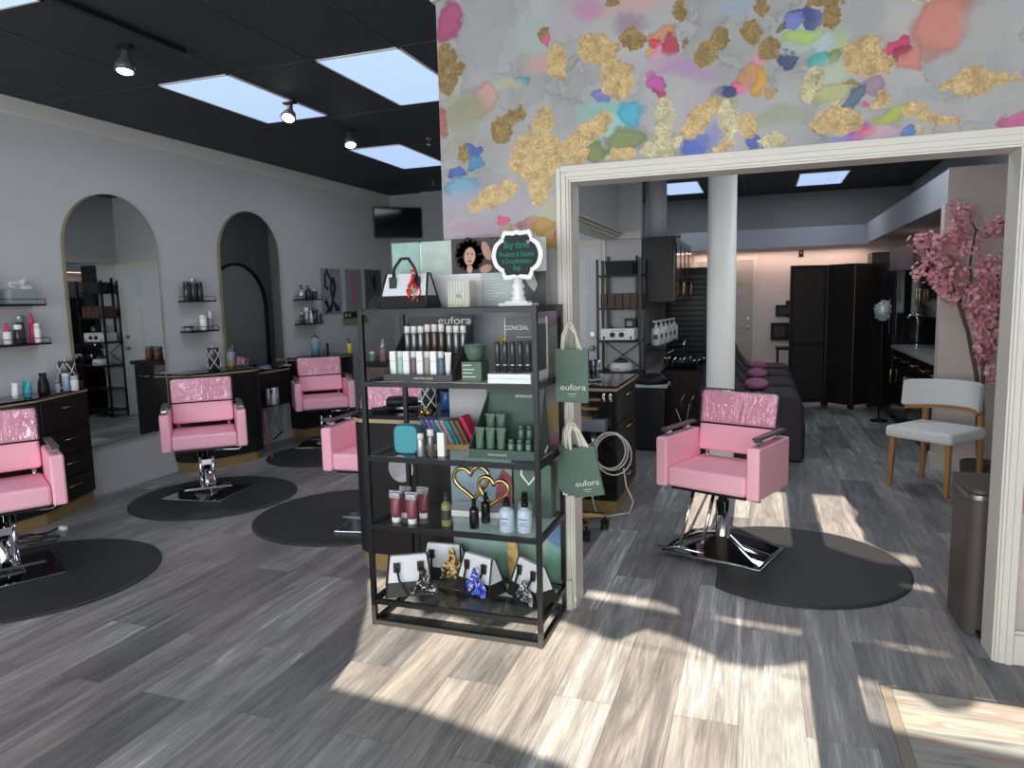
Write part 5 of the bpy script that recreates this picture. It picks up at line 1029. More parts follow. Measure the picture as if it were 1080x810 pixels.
# ---- satchels
M_BAGW = mat('white_leather', (224, 228, 232), 0.5, var=0.03); M_BAGB = mat('black_leather', (34, 32, 32), 0.5, bump=0.05, scale=80)
def satchel(label, loc, rotz, sc, scarf, wdt=0.25, hgt=0.155, tilt=0.0, knot=(0.07, 0.16)):
    t = thing('handbag', label, 'handbag', loc, rotz, 'black and white satchel handbags'); t.scale = (sc,) * 3
    narrow = 0.45 if tilt == 0 else 1.0; top = 0.86 if tilt == 0 else 0.80
    w2, d2 = wdt / 2, 0.075; fz = 0.36
    def ring(z): k = 1 - z / hgt; return w2 * (top + (1 - top) * k), 0.012 + (d2 - 0.012) * k
    def slab(z0, z1, grow=0.0):
        a0, b0 = ring(z0); a1, b1 = ring(z1); a0 += grow; b0 += grow; a1 += grow; b1 += grow
        return [(-a0, -b0, z0), (a0, -b0, z0), (a0, b0, z0), (-a0, b0, z0), (-a1, -b1, z1), (a1, -b1, z1), (a1, b1, z1), (-a1, b1, z1)]
    MB().hexa(slab(0.0, hgt)).build('body', M_BAGW, t, bevel=0.003)
    MB().hexa(slab(0.0, hgt * fz, 0.002)).build('base', M_BAGB, t, bevel=0.003)
    for s in (-1, 1):
        p = MB(); a0, b0 = ring(0); a1, b1 = ring(hgt); p.tube([(s * a0, -b0, 0.005), (s * a1, -b1, hgt), (s * a1, b1, hgt), (s * a0, b0, 0.005)], 0.005, 6); p.build('piping', M_BAGB, t)
    for s in (-1, 1):
        for ys in (-1,):
            x = s * w2 * 0.5; z = hgt * 0.7; k = 1 - z / hgt; y = ys * (0.012 + (d2 - 0.012) * k)
            q = MB(); q.box(x - 0.017, x + 0.017, y - 0.012, y - 0.0, z - 0.02, z + 0.03); q.build('handle_tab', M_BAGB, t, bevel=0.002)
    h = MB(); h.tube([(-w2 * 0.5, -0.03, hgt * 0.85), (-w2 * 0.42, -0.035, hgt * 1.15), (-w2 * 0.1, -0.04, hgt * 1.42), (w2 * 0.2, -0.04, hgt * 1.42), (w2 * 0.42, -0.035, hgt * 1.15), (w2 * 0.5, -0.03, hgt * 0.85)], 0.007, 8) if tilt == 0 else h.tube([(-w2 * 0.5, -0.04, hgt * 0.7), (-w2 * 0.42, -0.07, hgt * 0.45), (-w2 * 0.1, -0.11, hgt * 0.12), (w2 * 0.2, -0.115, hgt * 0.12), (w2 * 0.45, -0.07, hgt * 0.45), (w2 * 0.5, -0.04, hgt * 0.7)], 0.006, 8)
    h.build('handle', M_BAGB, t)
    kx, kz = knot; sm, c2 = scarf; s_ = MB(); y0 = -0.055 if tilt == 0 else -0.085
    def rib(u0, u1, zt, zb, wd, ph):
        def f(u, v):
            return (kx + u0 + (u1 - u0) * v + wd * (u - 0.5) * (0.3 + v) + 0.008 * math.sin(9 * v + ph), y0 - 0.012 * math.sin(5 * v + ph) - 0.01 * math.cos(6 * u), zt + (zb - zt) * v)
        s_.grid(f, 6, 14)
    rib(0.0, -0.02, kz, max(0.004, kz - 0.17), (0.07 if tilt == 0 else 0.10) * narrow, 0.0); rib(0.0, 0.035 * narrow, kz, max(0.02, kz - 0.13), (0.06 if tilt == 0 else 0.085) * narrow, 2.0)
    s_.ball((kx, y0, kz), 0.02 * (0.6 + 0.4 * narrow), (1, 0.8, 1.1), 8)
    so = s_.build('scarf', sm, t); md = so.modifiers.new('s', 'SOLIDIFY'); md.thickness = 0.003
    return t
def scarf_mat(name, cs, scale=28):
    m = bpy.data.materials.new(name); m.use_nodes = True; N = m.node_tree.nodes; L = m.node_tree.links
    tc = N.new('ShaderNodeTexCoord'); v = N.new('ShaderNodeTexNoise'); v.inputs['Scale'].default_value = scale; v.inputs['Distortion'].default_value = 1.0; L.new(tc.outputs['Object'], v.inputs['Vector'])
    r = N.new('ShaderNodeValToRGB'); r.color_ramp.interpolation = 'CONSTANT'; L.new(v.outputs['Fac'], r.inputs[0]); e = r.color_ramp.elements
    e[0].position = 0; e[0].color = lin(cs[0]) + (1,); e[1].position = 0.58; e[1].color = lin(cs[-1]) + (1,)
    for i, c_ in enumerate(cs[1:-1]): q = e.new(0.44 + 0.08 * i); q.color = lin(c_) + (1,)
    L.new(r.outputs[0], N['Principled BSDF'].inputs['Base Color']); N['Principled BSDF'].inputs['Roughness'].default_value = 0.6; return m
satchel('large white and black handbag with red scarf on top of the display rack', (-1.515, 2.92, Z0), 0, 1.0, (scarf_mat('red_scarf', [(226, 70, 50), (150, 40, 44), (220, 200, 190)]), None), 0.24, 0.155, 0, (0.055, 0.16))
satchel('white handbag with black patterned scarf, bottom shelf front left', (-1.56, 2.89, Z4), 0.5, 0.92, (scarf_mat('black_white_scarf', [(30, 28, 32), (34, 32, 36), (210, 208, 206)], 45), None), 0.24, 0.195, 1, (0.07, 0.125))
satchel('white handbag with cream and gold scarf at the back of the bottom shelf', (-1.47, 3.10, Z4 + 0.0), 0.05, 0.85, (scarf_mat('cream_gold_scarf', [(70, 56, 40), (200, 160, 80), (232, 222, 200)], 40), None), 0.26, 0.2, 1, (0.08, 0.19))
satchel('white handbag with royal blue and white scarf, centre of the bottom shelf', (-1.235, 2.99, Z4), -0.38, 0.88, (scarf_mat('blue_white_scarf', [(50, 70, 190), (60, 80, 200), (236, 236, 240)], 30), None), 0.25, 0.195, 1, (0.05, 0.145))
satchel('white handbag at the right end of the bottom shelf', (-0.975, 2.98, Z4), -0.62, 0.88, (scarf_mat('grey_scarf', [(40, 38, 40), (120, 120, 124), (220, 220, 222)], 40), None), 0.24, 0.195, 1, (0.05, 0.11))
t = thing('gold_bottle_bag', 'narrow crumpled gold bag behind the centre handbag', 'gift bag', (-1.09, 3.10, Z4))
b = MB(); b.hexa([(-0.03, -0.02, 0), (0.03, -0.02, 0), (0.03, 0.02, 0), (-0.03, 0.02, 0), (-0.045, -0.01, 0.22), (0.005, -0.01, 0.235), (0.005, 0.01, 0.22), (-0.045, 0.01, 0.235)]); b.build('bag', mat('crumpled_gold', (160, 136, 84), 0.4, 0.4, var=0.3, scale=40, bump=0.6), t)

# ---- top of the rack: collage boards, candle, chalk sign
col = thing('picture_board', 'collage board of photos and pale green squares behind the top of the rack', 'picture board', (-1.29, 3.06, Z0))
M_SEA = mat('seafoam_print', (176, 192, 184), 0.5, var=0.3, scale=14); M_MINTP = mat('mint_print', (150, 186, 172), 0.5, var=0.18, scale=30)
def pcs(x0, x1, z0, z1, m, name='print'): b = MB(); b.box(x0, x1, 0.0, 0.006, z0, z1); return b.build(name, m, col)
pcs(-0.38, -0.235, 0.15, 0.305, M_MINTP); pcs(-0.225, -0.07, 0.15, 0.305, M_SEA)
pcs(-0.22, 0.075, 0.0, 0.15, mat('white_print', (216, 216, 222), 0.5, var=0.02)); pcs(0.075, 0.235, 0.0, 0.15, mat('grey_mint_print', (168, 184, 180), 0.5, var=0.12, scale=8)); 
dk = pcs(0.235, 0.385, 0.0, 0.15, mat('dark_photo_print', (62, 66, 64), 0.5, var=0.5, scale=12)); MB().box(-0.38, 0.385, 0.006, 0.012, 0.0, 0.3).build('backing', M_WHITE, col)
b = MB()
for k in range(8): b.box(0.09, 0.09 + 0.05 + 0.02 * ((k * 7) % 3), -0.001, 0, 0.03 + k * 0.013, 0.034 + k * 0.013)
b.build('print_lines', M_TXT, col)
b = MB(); b.prism_y([(0.30, 0.15), (0.325, 0.15), (0.345, 0.09), (0.33, 0.06), (0.31, 0.08), (0.29, 0.11)], -0.001, 0.0); b.build('pale_figure', mat('photo_pale', (170, 176, 170), 0.6, var=0.3, scale=40), col)
text('print_lettering', 'new', 0.03, M_TXT, col, (-0.14, -0.001, 0.20)); text('print_line', '- get long hair again -', 0.012, M_GREYB, col, (-0.02, -0.001, 0.075))
bg = pcs(-0.07, 0.165, 0.15, 0.31, mat('portrait_dark', (62, 56, 54), 0.6, var=0.3, scale=9), 'portrait_print'); M_SKIN = mat('portrait_skin', (196, 152, 134), 0.6, var=0.08, scale=14); M_HAIR = mat('portrait_hair', (44, 32, 28), 0.7, var=0.5, scale=60)
def flat(name, m, shapes, y): 
    b = MB()
    for (cx, cz, rx, rz, rot) in shapes:
        b.prism_y([(cx + rx * math.cos(a) * math.cos(rot) - rz * math.sin(a) * math.sin(rot), cz + rx * math.cos(a) * math.sin(rot) + rz * math.sin(a) * math.cos(rot)) for a in [2 * PI * k / 20 for k in range(20)]], y, y + 0.0006)
    b.build(name, m, bg)
rnd = random.Random(8)
flat('hair', M_HAIR, [(0.02 + 0.052 * math.cos(a), 0.235 + 0.055 * math.sin(a), 0.02 + 0.008 * rnd.random(), 0.018 + 0.01 * rnd.random(), rnd.random()) for a in [k * 0.42 for k in range(15)] if 0.235 + 0.055 * math.sin(a) > 0.175] + [(0.02, 0.255, 0.05, 0.035, 0)], -0.0007)
flat('face', M_SKIN, [(0.022, 0.228, 0.027, 0.042, -0.15), (0.02, 0.172, 0.014, 0.02, 0)], -0.0014)
flat('second_face', mat('portrait_skin_dim', (176, 134, 120), 0.6), [(0.105, 0.25, 0.02, 0.045, 0.35), (0.10, 0.17, 0.03, 0.018, 0.3)], -0.0014)
flat('features', mat('portrait_features', (96, 56, 50), 0.6), [(0.012, 0.238, 0.007, 0.0022, 0.0), (0.034, 0.236, 0.007, 0.0022, 0.0), (0.012, 0.245, 0.008, 0.0015, 0.1), (0.034, 0.243, 0.008, 0.0015, -0.1), (0.021, 0.222, 0.004, 0.002, 0), (0.022, 0.207, 0.009, 0.0035, 0)], -0.0021)
t = thing('candle_jar', 'square ribbed glass candle jar on top of the rack', 'candle', (-1.255, 2.93, Z0))
b = MB(); b.box(-0.047, 0.047, -0.04, 0.04, 0.0, 0.042); b.build('wax', mat('pale_yellow_wax', (214, 204, 152), 0.4), t)
b = MB(); b.box(-0.05, 0.05, -0.043, 0.043, 0.0, 0.006)
for s in (-1, 1): b.box(s * 0.05 - 0.002, s * 0.05 + 0.002, -0.043, 0.043, 0, 0.115); b.box(-0.05, 0.05, s * 0.043 - 0.002, s * 0.043 + 0.002, 0, 0.115)
for k in range(-3, 4): b.cyl((k * 0.014, -0.045, 0.004), (k * 0.014, -0.045, 0.115), 0.003, n=6)
b.build('glass', mat('pale_candle_glass', (226, 228, 214), 0.2, alpha=0.4), t)
MB().box(-0.01, 0.01, -0.05, -0.047, 0.04, 0.056).build('sticker', M_GREYB, t)
# chalk sign
sg = thing('chalkboard_sign', 'scalloped white framed chalkboard sign on a turned stand offering a free bag', 'sign', (-0.985, 2.90, Z0))
def scallop(rx, rz, k=1.0):
    ctl = [(0, 1.02), (25, 1.0), (38, 0.95), (46, 0.90), (54, 1.02), (62, 1.10), (70, 1.02), (80, 0.95), (86, 0.97), (90, 1.0)]
    pts = []
    for i in range(144):
        a = 2 * PI * i / 144; d = math.degrees(a) % 180; d = 180 - d if d > 90 else d
        for (d0, r0), (d1, r1) in zip(ctl, ctl[1:]):
            if d0 <= d <= d1: u = (d - d0) / (d1 - d0); u = u * u * (3 - 2 * u); r = r0 + (r1 - r0) * u; break
        pts.append((rx * r * math.cos(a), 0.215 + rz * r * math.sin(a)))
    return pts
MB().prism_y(scallop(0.114, 0.108), 0.0, 0.014).build('frame', M_WHITE, sg, bevel=0.003)
MB().prism_y(scallop(0.093, 0.087), -0.003, 0.001).build('chalkboard', mat('chalkboard', (42, 48, 46), 0.8), sg)
M_CHALK = mat('teal_chalk', (28, 128, 108), 0.8, var=0.1, scale=90); 
for s_, z_, zz in (('Buy three', 0.044, 0.244), ('Products & Receive', 0.030, 0.209), ('a Complimentary', 0.029, 0.181), ('Bag!', 0.030, 0.152)): text('lettering', s_, z_, M_CHALK, sg, (0.0, -0.004, zz), sx=0.66, bold=0.0004)
b = MB(); b.ball((0.052, -0.004, 0.268), 0.008, (1, 0.3, 1), 8); b.build('purple_dot', mat('purple_chalk', (190, 120, 200), 0.6), sg)
b = MB(); b.lathe([(0.03, 0.02), (0.034, 0.03), (0.024, 0.045), (0.032, 0.055), (0.022, 0.07), (0.03, 0.082), (0.018, 0.1), (0.02, 0.12)], 20, Matrix.Translation((0, 0.008, 0))); b.box(-0.075, 0.075, -0.04, 0.056, 0, 0.012); b.box(-0.05, 0.05, -0.025, 0.04, 0.012, 0.02); b.build('stand', M_WHITE, sg)
b = MB(); b.ball((0.015, 0.007, 0.338), 0.009, (1, .5, 1), 6); b.ball((0.035, 0.007, 0.338), 0.008, (1, .5, 1), 6); b.build('small_clips', M_GREYB, sg)

# ---- gift bags hanging from the right rear post
def flat_bag(label, loc, rz, tilt, w_=0.148, h=0.235, front=False, fans=1):
    t = thing('hanging_bag', label, 'paper bag', loc, rz, 'green paper bags hanging from the rack')
    t.rotation_euler = (0, tilt, rz)
    b = MB(); b.box(-w_ / 2, w_ / 2, -0.006, 0.006, -h, 0); b.build('bag', M_GREEN, t, bevel=0.001)
    if front:
        text('lettering', 'eufora', 0.036, M_TXT, t, (0.005, -0.0065, -h * 0.78), sx=1.25); MB().box(-0.02, 0.022, -0.0068, -0.0062, -h * 0.86, -h * 0.85).build('print_line', M_TXT, t); MB().box(-0.012, 0.014, -0.0068, -0.0062, -h * 0.9, -h * 0.895).build('print_line', M_TXT, t)
    b = MB(); b.tube([(-0.045, 0.0, -0.005), (-0.04, 0.0, 0.06), (-0.02, 0.004, 0.105), (0.0, 0.0, 0.11), (0.02, 0.0, 0.06), (0.03, 0, -0.005)], 0.0065, 6); b.tube([(-0.04, -0.003, -0.005), (-0.03, -0.004, 0.06), (-0.012, -0.004, 0.10), (0.015, 0, 0.07), (0.045, -0.004, -0.005)], 0.006, 6)
    b.build('cord_handles', mat('cream_cord', (214, 214, 196), 0.8, var=0.1, scale=120, bump=0.3), t)
    return t
flat_bag('upper front green paper bag with pale lettering hanging on the rack corner', (-0.782, 3.02, 1.278), 0, 0.0, front=True)
flat_bag('upper rear green paper bag, mostly hidden by the one before it', (-0.785, 3.045, 1.270), 0, 0.02)
flat_bag('lower front green paper bag with pale lettering, hanging tilted', (-0.745, 2.985, 0.845), -0.2, -0.22, h=0.22, front=True)
for k in range(4):
    flat_bag('%s green paper bag in the fanned lower bundle, behind the lettered one' % ('second', 'third', 'fourth', 'fifth')[k], (-0.772 - 0.010 * k, 3.012 + 0.020 * k, 0.840), -0.2, (-0.13, -0.07, -0.02, 0.03)[k], h=0.22, w_=0.13)
t = thing('white_paper_bag', 'white side of a paper bag at the back of the lower bundle', 'paper bag', (-0.80, 3.10, 0.79), -0.2)
MB().box(-0.055, 0.05, -0.004, 0.004, -0.2, 0).build('bag', M_WHITE, t)

# ================================================================ black island behind the rack
isl = thing('island_cabinet', 'black island cabinet with a gold edge band behind the display rack', 'cabinet', (-1.86, 3.6, 0))
P = [(-0.27, -0.21), (-0.21, -0.24), (0.04, -0.24), (0.30, 0.16), (0.28, 0.26), (-0.21, 0.26)]
P = [(-0.27, -0.20), (-0.21, -0.24), (0.36, -0.24), (0.36, 0.24), (-0.24, 0.24)]
MB().prism([(x * 0.95, y * 0.95) for x, y in P], 0, 0.1).build('toe_kick', M_KICK, isl)
MB().prism(P, 0.1, 0.845).build('body', M_CAB, isl, bevel=0.002)
MB().prism([(x * 1.02, y * 1.02) for x, y in P], 0.845, 0.866).build('edge_band', M_TAN, isl)
MB().prism([(x * 1.02, y * 1.02) for x, y in P], 0.866, 0.885).build('worktop', M_CABG, isl)
b = MB(); b.cyl((0, -0.241, 0.60), (0, -0.251, 0.60), 0.075, n=32); b.build('round_mirror', M_CHROME, isl).location = (0.03, 0, 0)
b = MB(); b.box(0.12, 0.122, -0.245, -0.24, 0.1, 0.84); b.build('panel_gap', M_BLKP, isl)
lattice_can((-1.78, 3.62, 0.886), 'black canister with white lattice pattern on the island behind the rack', 0.04, 0.14)
bottle('hair_product_bottle', mat('deep_blue_plastic', (34, 84, 140), 0.3), M_BLKP, 0.14, 0.036, 'deep blue bottle on the black island behind the rack', 'bottle', (-1.675, 3.64, 0.886), 'cyl')
bottle('hair_product_bottle', M_GREYB, M_DKB, 0.14, 0.034, 'grey bottle on the black island, right of the deep blue bottle', 'bottle', (-1.59, 3.66, 0.886), 'cyl')
hair_dryer((-1.95, 3.62, 0.925), 2.4, 'black hair dryer lying on the black island behind the rack', tilt=PI / 2.2).rotation_euler = (PI / 2, 0, 0.4)
curling_iron((-2.05, 3.45, 0.887), 0.5, 'curling iron lying on the front corner of the black island')
t = thing('gold_faucet_hook', 'small gold and white knob fixture behind the teal pouch', 'hook', (-1.60, 3.235, 0.80))
b = MB(); b.box(-0.03, 0.03, -0.02, 0.0, 0.13, 0.15); b.cyl((-0.015, -0.03, 0.12), (-0.015, -0.03, 0.16), 0.012); b.cyl((0.02, -0.03, 0.12), (0.02, -0.03, 0.155), 0.01); b.cyl((-0.0, -0.02, 0.0), (0, -0.02, 0.13), 0.008); b.build('hook', M_GOLD, t)

# ================================================================ back room
b = MB(); b.lathe([(0.14, 0), (0.14, 0.06), (0.117, 0.075), (0.117, 3.0)], 36); o = b.build('column', mat('cream_column', (238, 236, 228), 0.5, var=0.02), loc=(-0.32, 6.3, 0)); o['kind'] = 'structure'; o['label'] = 'round cream column behind the pink chair in the opening'
b = MB(); b.lathe([(0.127, 2.12), (0.127, 3.0)], 36); o = b.build('column', mat('cool_white_column', (232, 238, 244), 0.5, var=0.02), loc=(-1.2, 8.72, 0)); o['kind'] = 'structure'; o['label'] = 'round white column rising above the black wall cabinets'
b = MB(); b.box(-1.2, -1.196, 7.7, 9.2, 0.96, 1.45)
o = struct('trim_backsplash', b, None or mat('mosaic_tile', (150, 152, 150), 0.3, var=0.45, scale=70, bump=0.2))

# upper cabinets over the shelf of white bottles
t = thing('wall_cabinet', 'black wall cabinets with gold handles left of the cream column', 'cabinet', (-1.03, 8.5, 1.43))
MB().box(-0.165, 0.16, -0.87, 0.9, 0, 0.68).build('body', M_CAB, t, bevel=0.003)
for k in range(4):
    y0 = -0.86 + k * 0.44; d = MB(); d.box(0.16, 0.18, y0 + 0.005, y0 + 0.435, 0.01, 0.67); d.box(0.18, 0.186, y0 + 0.06, y0 + 0.38, 0.06, 0.62); do = d.build('door', M_CABG, t, bevel=0.003)
    yh = y0 + (0.40 if k % 2 == 0 else 0.04); handle(do, (0.186, yh, 0.07), (0.186, yh, 0.21), (0.035, 0, 0), M_GOLD, r=0.008)
t = thing('wall_shelf', 'long black shelf of white pump bottles below the wall cabinets', 'shelf', (-1.198, 8.5, 0.93))
MB().box(0.0, 0.24, -0.75, 0.8, 0, 0.025).build('board', M_BLKP, t); MB().box(0.23, 0.236, -0.75, 0.8, 0.025, 0.05).build('lip', M_BLK, t)
for k, nm in enumerate(('nearest', 'second', 'middle', 'fourth', 'farthest')):
    t = bottle('pump_bottle', M_WHITE, M_WHITE, 0.27, 0.05, '%s of the white pump bottles on the shelf below the black wall cabinets' % nm, 'bottle', (-1.08 + 0.02 * k, 7.86 + 0.24 * k, 0.9555), 'pump', 'white pump bottles')
    MB().box(-0.025, 0.025, -0.052, -0.049, 0.07, 0.12).build('label', M_DKB, t)

# ladder shelf and what stands on it
t = thing('ladder_shelf', 'narrow black metal shelf unit against the short white wall', 'shelf unit', (-1.385, 7.43, 0))
for sx in (-0.22, 0.22):
    for sy in (-0.13, 0.13): MB().box(sx - 0.012, sx + 0.012, sy - 0.012, sy + 0.012, 0, 1.90 if sy < 0 and False else 1.88).build('post', M_BLK, t)
for sx in (-0.15, 0.15): MB().box(sx - 0.014, sx + 0.014, 0.09, 0.115, 1.02, 1.92).build('upright', M_BLK, t)
for z in (0.10, 0.40, 0.72, 1.04, 1.38, 1.72): MB().box(-0.232, 0.232, -0.14, 0.14, z - 0.016, z).build('shelf_board', M_BLKP, t)
b = MB(); b.tube([(-0.2, 0.12, 0.73), (0.2, 0.12, 1.02)], 0.005, 6); b.tube([(-0.2, 0.125, 1.02), (0.2, 0.125, 0.73)], 0.005, 6); b.build('cross_brace', M_BLK, t)
t = thing('storage_basket', 'black fabric basket on the top of the black shelf unit', 'basket', (-1.385, 7.42, 1.7205))
b = MB(); b.hexa([(-0.13, -0.09, 0), (0.13, -0.09, 0), (0.13, 0.09, 0), (-0.13, 0.09, 0), (-0.15, -0.1, 0.14), (0.15, -0.1, 0.14), (0.15, 0.1, 0.14), (-0.15, 0.1, 0.14)]); b.build('basket', mat('black_fabric', (40, 40, 42), 0.8, bump=0.3, scale=120), t, bevel=0.006)
t = thing('wooden_crate', 'brown slatted box on the second level of the black shelf unit', 'box', (-1.385, 7.42, 1.3805))
b = MB(); b.box(-0.15, 0.15, -0.09, 0.09, 0, 0.012)
for k in range(5): b.box(-0.19 + k * 0.078, -0.19 + k * 0.078 + 0.064, -0.1, -0.09, 0, 0.15)
b.box(-0.19, -0.18, -0.1, 0.1, 0, 0.15); b.box(0.18, 0.19, -0.1, 0.1, 0, 0.15); b.box(-0.18, 0.18, 0.09, 0.1, 0, 0.15); b.build('slats', mat('brown_slats', (84, 64, 52), 0.6, var=0.3, scale=10), t)
t = thing('sterilizer', 'white box machine with two black dials on the middle shelf', 'machine', (-1.40, 7.40, 1.0405))
MB().box(-0.18, 0.18, -0.11, 0.11, 0.008, 0.13).build('body', M_WHITE, t, bevel=0.01)
for s in (-0.05, 0.045): k_ = MB(); k_.cyl((s, -0.111, 0.065), (s, -0.128, 0.065), 0.026, n=20); k_.build('dial', M_BLKP, t)
for s in (-0.14, 0.14): k_ = MB(); k_.box(s - 0.008, s + 0.008, -0.115, -0.11, 0.02, 0.05); k_.build('switch', M_BLKP, t)
MB().box(-0.07, 0.07, -0.1125, -0.11, 0.107, 0.112).build('print_line', M_DKB, t)
t = thing('small_picture', 'small dark framed card on top of the white machine', 'frame', (-1.29, 7.40, 1.171)); MB().box(-0.05, 0.05, -0.012, 0.012, 0, 0.1).build('frame', M_BLKP, t); MB().box(-0.03, 0.03, -0.0135, -0.012, 0.02, 0.07).build('card', M_GREYB, t)
t = thing('glass_dome', 'small dark knobbed lid on top left of the white machine', 'lid', (-1.49, 7.40, 1.171)); MB().lathe([(0.04, 0), (0.04, 0.008), (0.012, 0.015), (0.012, 0.03), (0.018, 0.04), (0.006, 0.045)], 16).build('lid', M_DKB, t)
t = thing('wax_warmer', 'white wax warmer with dark dome lid on the shelf below the machine', 'wax warmer', (-1.38, 7.40, 0.7205))
MB().lathe([(0.11, 0), (0.12, 0.02), (0.11, 0.075), (0.075, 0.09)], 24).build('base', M_WHITE, t); MB().lathe([(0.075, 0.09), (0.065, 0.12), (0.03, 0.135), (0.01, 0.138)], 24).build('lid', M_DKB, t)
b = MB(); b.cyl((-0.03, -0.113, 0.03), (-0.03, -0.122, 0.03), 0.008); b.cyl((0.0, -0.116, 0.03), (0.0, -0.124, 0.03), 0.008); b.build('buttons', M_DKB, t)

# black dresser behind the left jamb
dr = thing('black_dresser', 'glossy black dresser with gold drawer handles inside the opening on the left', 'dresser', (-1.22, 5.08, 0))
MB().box(-0.33, 0.30, -0.37, 0.36, 0, 0.10).build('toe_kick', M_KICK, dr)
MB().box(-0.33, 0.30, -0.38, 0.37, 0.10, 0.865).build('body', M_CABG, dr, bevel=0.002)
MB().box(-0.34, 0.315, -0.395, 0.385, 0.865, 0.885).build('edge_band', M_TAN, dr); MB().box(-0.34, 0.315, -0.395, 0.385, 0.885, 0.90).build('worktop', M_CABG, dr)
for z1, z0 in ((0.86, 0.64), (0.63, 0.46), (0.45, 0.29), (0.28, 0.11)):
    d = MB(); d.box(0.30, 0.316, -0.37, 0.36, z0, z1); do = d.build('drawer', M_CAB, dr, bevel=0.002); handle(do, (0.316, -0.12, z1 - 0.05), (0.316, 0.10, z1 - 0.05), (0.025, 0, 0), M_GOLD)
b = MB(); b.box(-0.10, 0.16, -0.47, -0.38, 0.68, 0.70); b.box(-0.10, 0.19, -0.44, -0.38, 0.74, 0.76); b.box(-0.10, 0.21, -0.42, -0.38, 0.80, 0.82)
b.box(-0.11, -0.10, -0.47, -0.38, 0.68, 0.84)
b.build('stepped_tray', M_GOLD, dr)
for s in (0.23, 0.275): k_ = MB(); k_.tube([(s, -0.385, 0.845), (s, -0.41, 0.845), (s, -0.42, 0.825), (s + 0.005, -0.42, 0.80)], 0.012, 8); k_.build('chrome_hook', M_CHROME, dr)
t = thing('tool_stand', 'small chrome and black tool stand on the near dresser in the opening', 'stand', (-1.13, 4.98, 0.901))
b = MB(); b.cyl((0, 0, 0), (0, 0, 0.015), 0.06, n=18); b.cyl((0, 0, 0.01), (0, 0, 0.14), 0.006); b.build('stand', M_STEEL, t)
for k in range(4): a = k * 1.5; b = MB(); b.cyl((0.03 * math.cos(a), 0.03 * math.sin(a), 0.02), (0.045 * math.cos(a), 0.045 * math.sin(a), 0.15), 0.010, 0.013); b.build('tool', M_BLKP if k % 2 else M_STEEL, t)
# silver tool with its coiled white cable
t = thing('steamer_wand', 'silver hair tool with looped white cable hanging before the black dresser', 'hair tool', (-1.03, 4.645, 0.52))
MB().box(-0.14, 0.06, -0.05, 0.05, 0.08, 0.16).build('housing', mat('satin_grey_box', (134, 140, 148), 0.35, 0.4), t, bevel=0.006)
b = MB(); b.cyl((-0.03, 0, 0.08), (-0.005, -0.01, -0.18), 0.022, 0.016); b.build('wand', M_CHROME, t)
b = MB()
for k, (cx_, cz_, r_) in enumerate(((0.10, -0.05, 0.125), (0.115, -0.07, 0.135), (0.09, -0.04, 0.12))): b.tube([(cx_ + r_ * 0.9 * math.cos(a), -0.03 - 0.01 * k + 0.015 * math.sin(a), cz_ + r_ * math.sin(a)) for a in [2 * PI * i / 26 for i in range(26)]], 0.0055, 6, closed=True)
b.tube([(-0.005, -0.02, -0.16), (-0.01, -0.03, -0.26), (-0.04, -0.03, -0.34), (-0.02, -0.03, -0.44), (0.0, -0.03, -0.5)], 0.0055, 6)
b.tube([(0.18, -0.03, -0.16), (0.20, -0.04, -0.28), (0.25, -0.05, -0.38), (0.22, -0.04, -0.46), (0.05, -0.03, -0.505), (-0.1, -0.03, -0.50)], 0.0055, 6)
b.tube([(-0.03, -0.03, 0.0), (-0.12, -0.04, -0.05), (-0.2, -0.06, -0.05)], 0.0055, 6)
b.build('cable', mat('white_cable', (214, 210, 200), 0.4), t)
# gold footed stool with casters
t = thing('rolling_stool', 'gold footed stool on black casters peeking from behind the left jamb', 'stool', (-1.13, 4.33, 0))
b = MB()
for k in range(5): a = 0.35 + 2 * PI * k / 5; b.hexa([(0.02 * math.sin(a), -0.02 * math.cos(a), 0.09), (-0.02 * math.sin(a), 0.02 * math.cos(a), 0.09), (0.21 * math.cos(a) - 0.014 * math.sin(a), 0.21 * math.sin(a) + 0.014 * math.cos(a), 0.085), (0.21 * math.cos(a) + 0.014 * math.sin(a), 0.21 * math.sin(a) - 0.014 * math.cos(a), 0.085), (0.02 * math.sin(a), -0.02 * math.cos(a), 0.125), (-0.02 * math.sin(a), 0.02 * math.cos(a), 0.125), (0.21 * math.cos(a) - 0.014 * math.sin(a), 0.21 * math.sin(a) + 0.014 * math.cos(a), 0.105), (0.21 * math.cos(a) + 0.014 * math.sin(a), 0.21 * math.sin(a) - 0.014 * math.cos(a), 0.105)])
b.build('star_base', M_GOLD, t)
for k in range(5):
    a = 0.35 + 2 * PI * k / 5; x, y = 0.21 * math.cos(a), 0.21 * math.sin(a); w_ = MB()
    for s in (-1, 1): w_.cyl((x + s * 0.008, y, 0.03), (x + s * 0.022, y, 0.03), 0.030, n=18)
    w_.cyl((x, y, 0.03), (x, y, 0.09), 0.008); w_.box(x - 0.025, x + 0.025, y - 0.012, y + 0.012, 0.035, 0.062); w_.build('caster', M_BLKP, t)
MB().cyl((0, 0, 0.1), (0, 0, 0.38), 0.022).build('gas_lift', M_CHROME, t); b = MB(); b.lathe([(0.09, 0.38), (0.11, 0.39), (0.11, 0.42), (0.09, 0.43)], 28); b.build('seat', M_CABG, t)
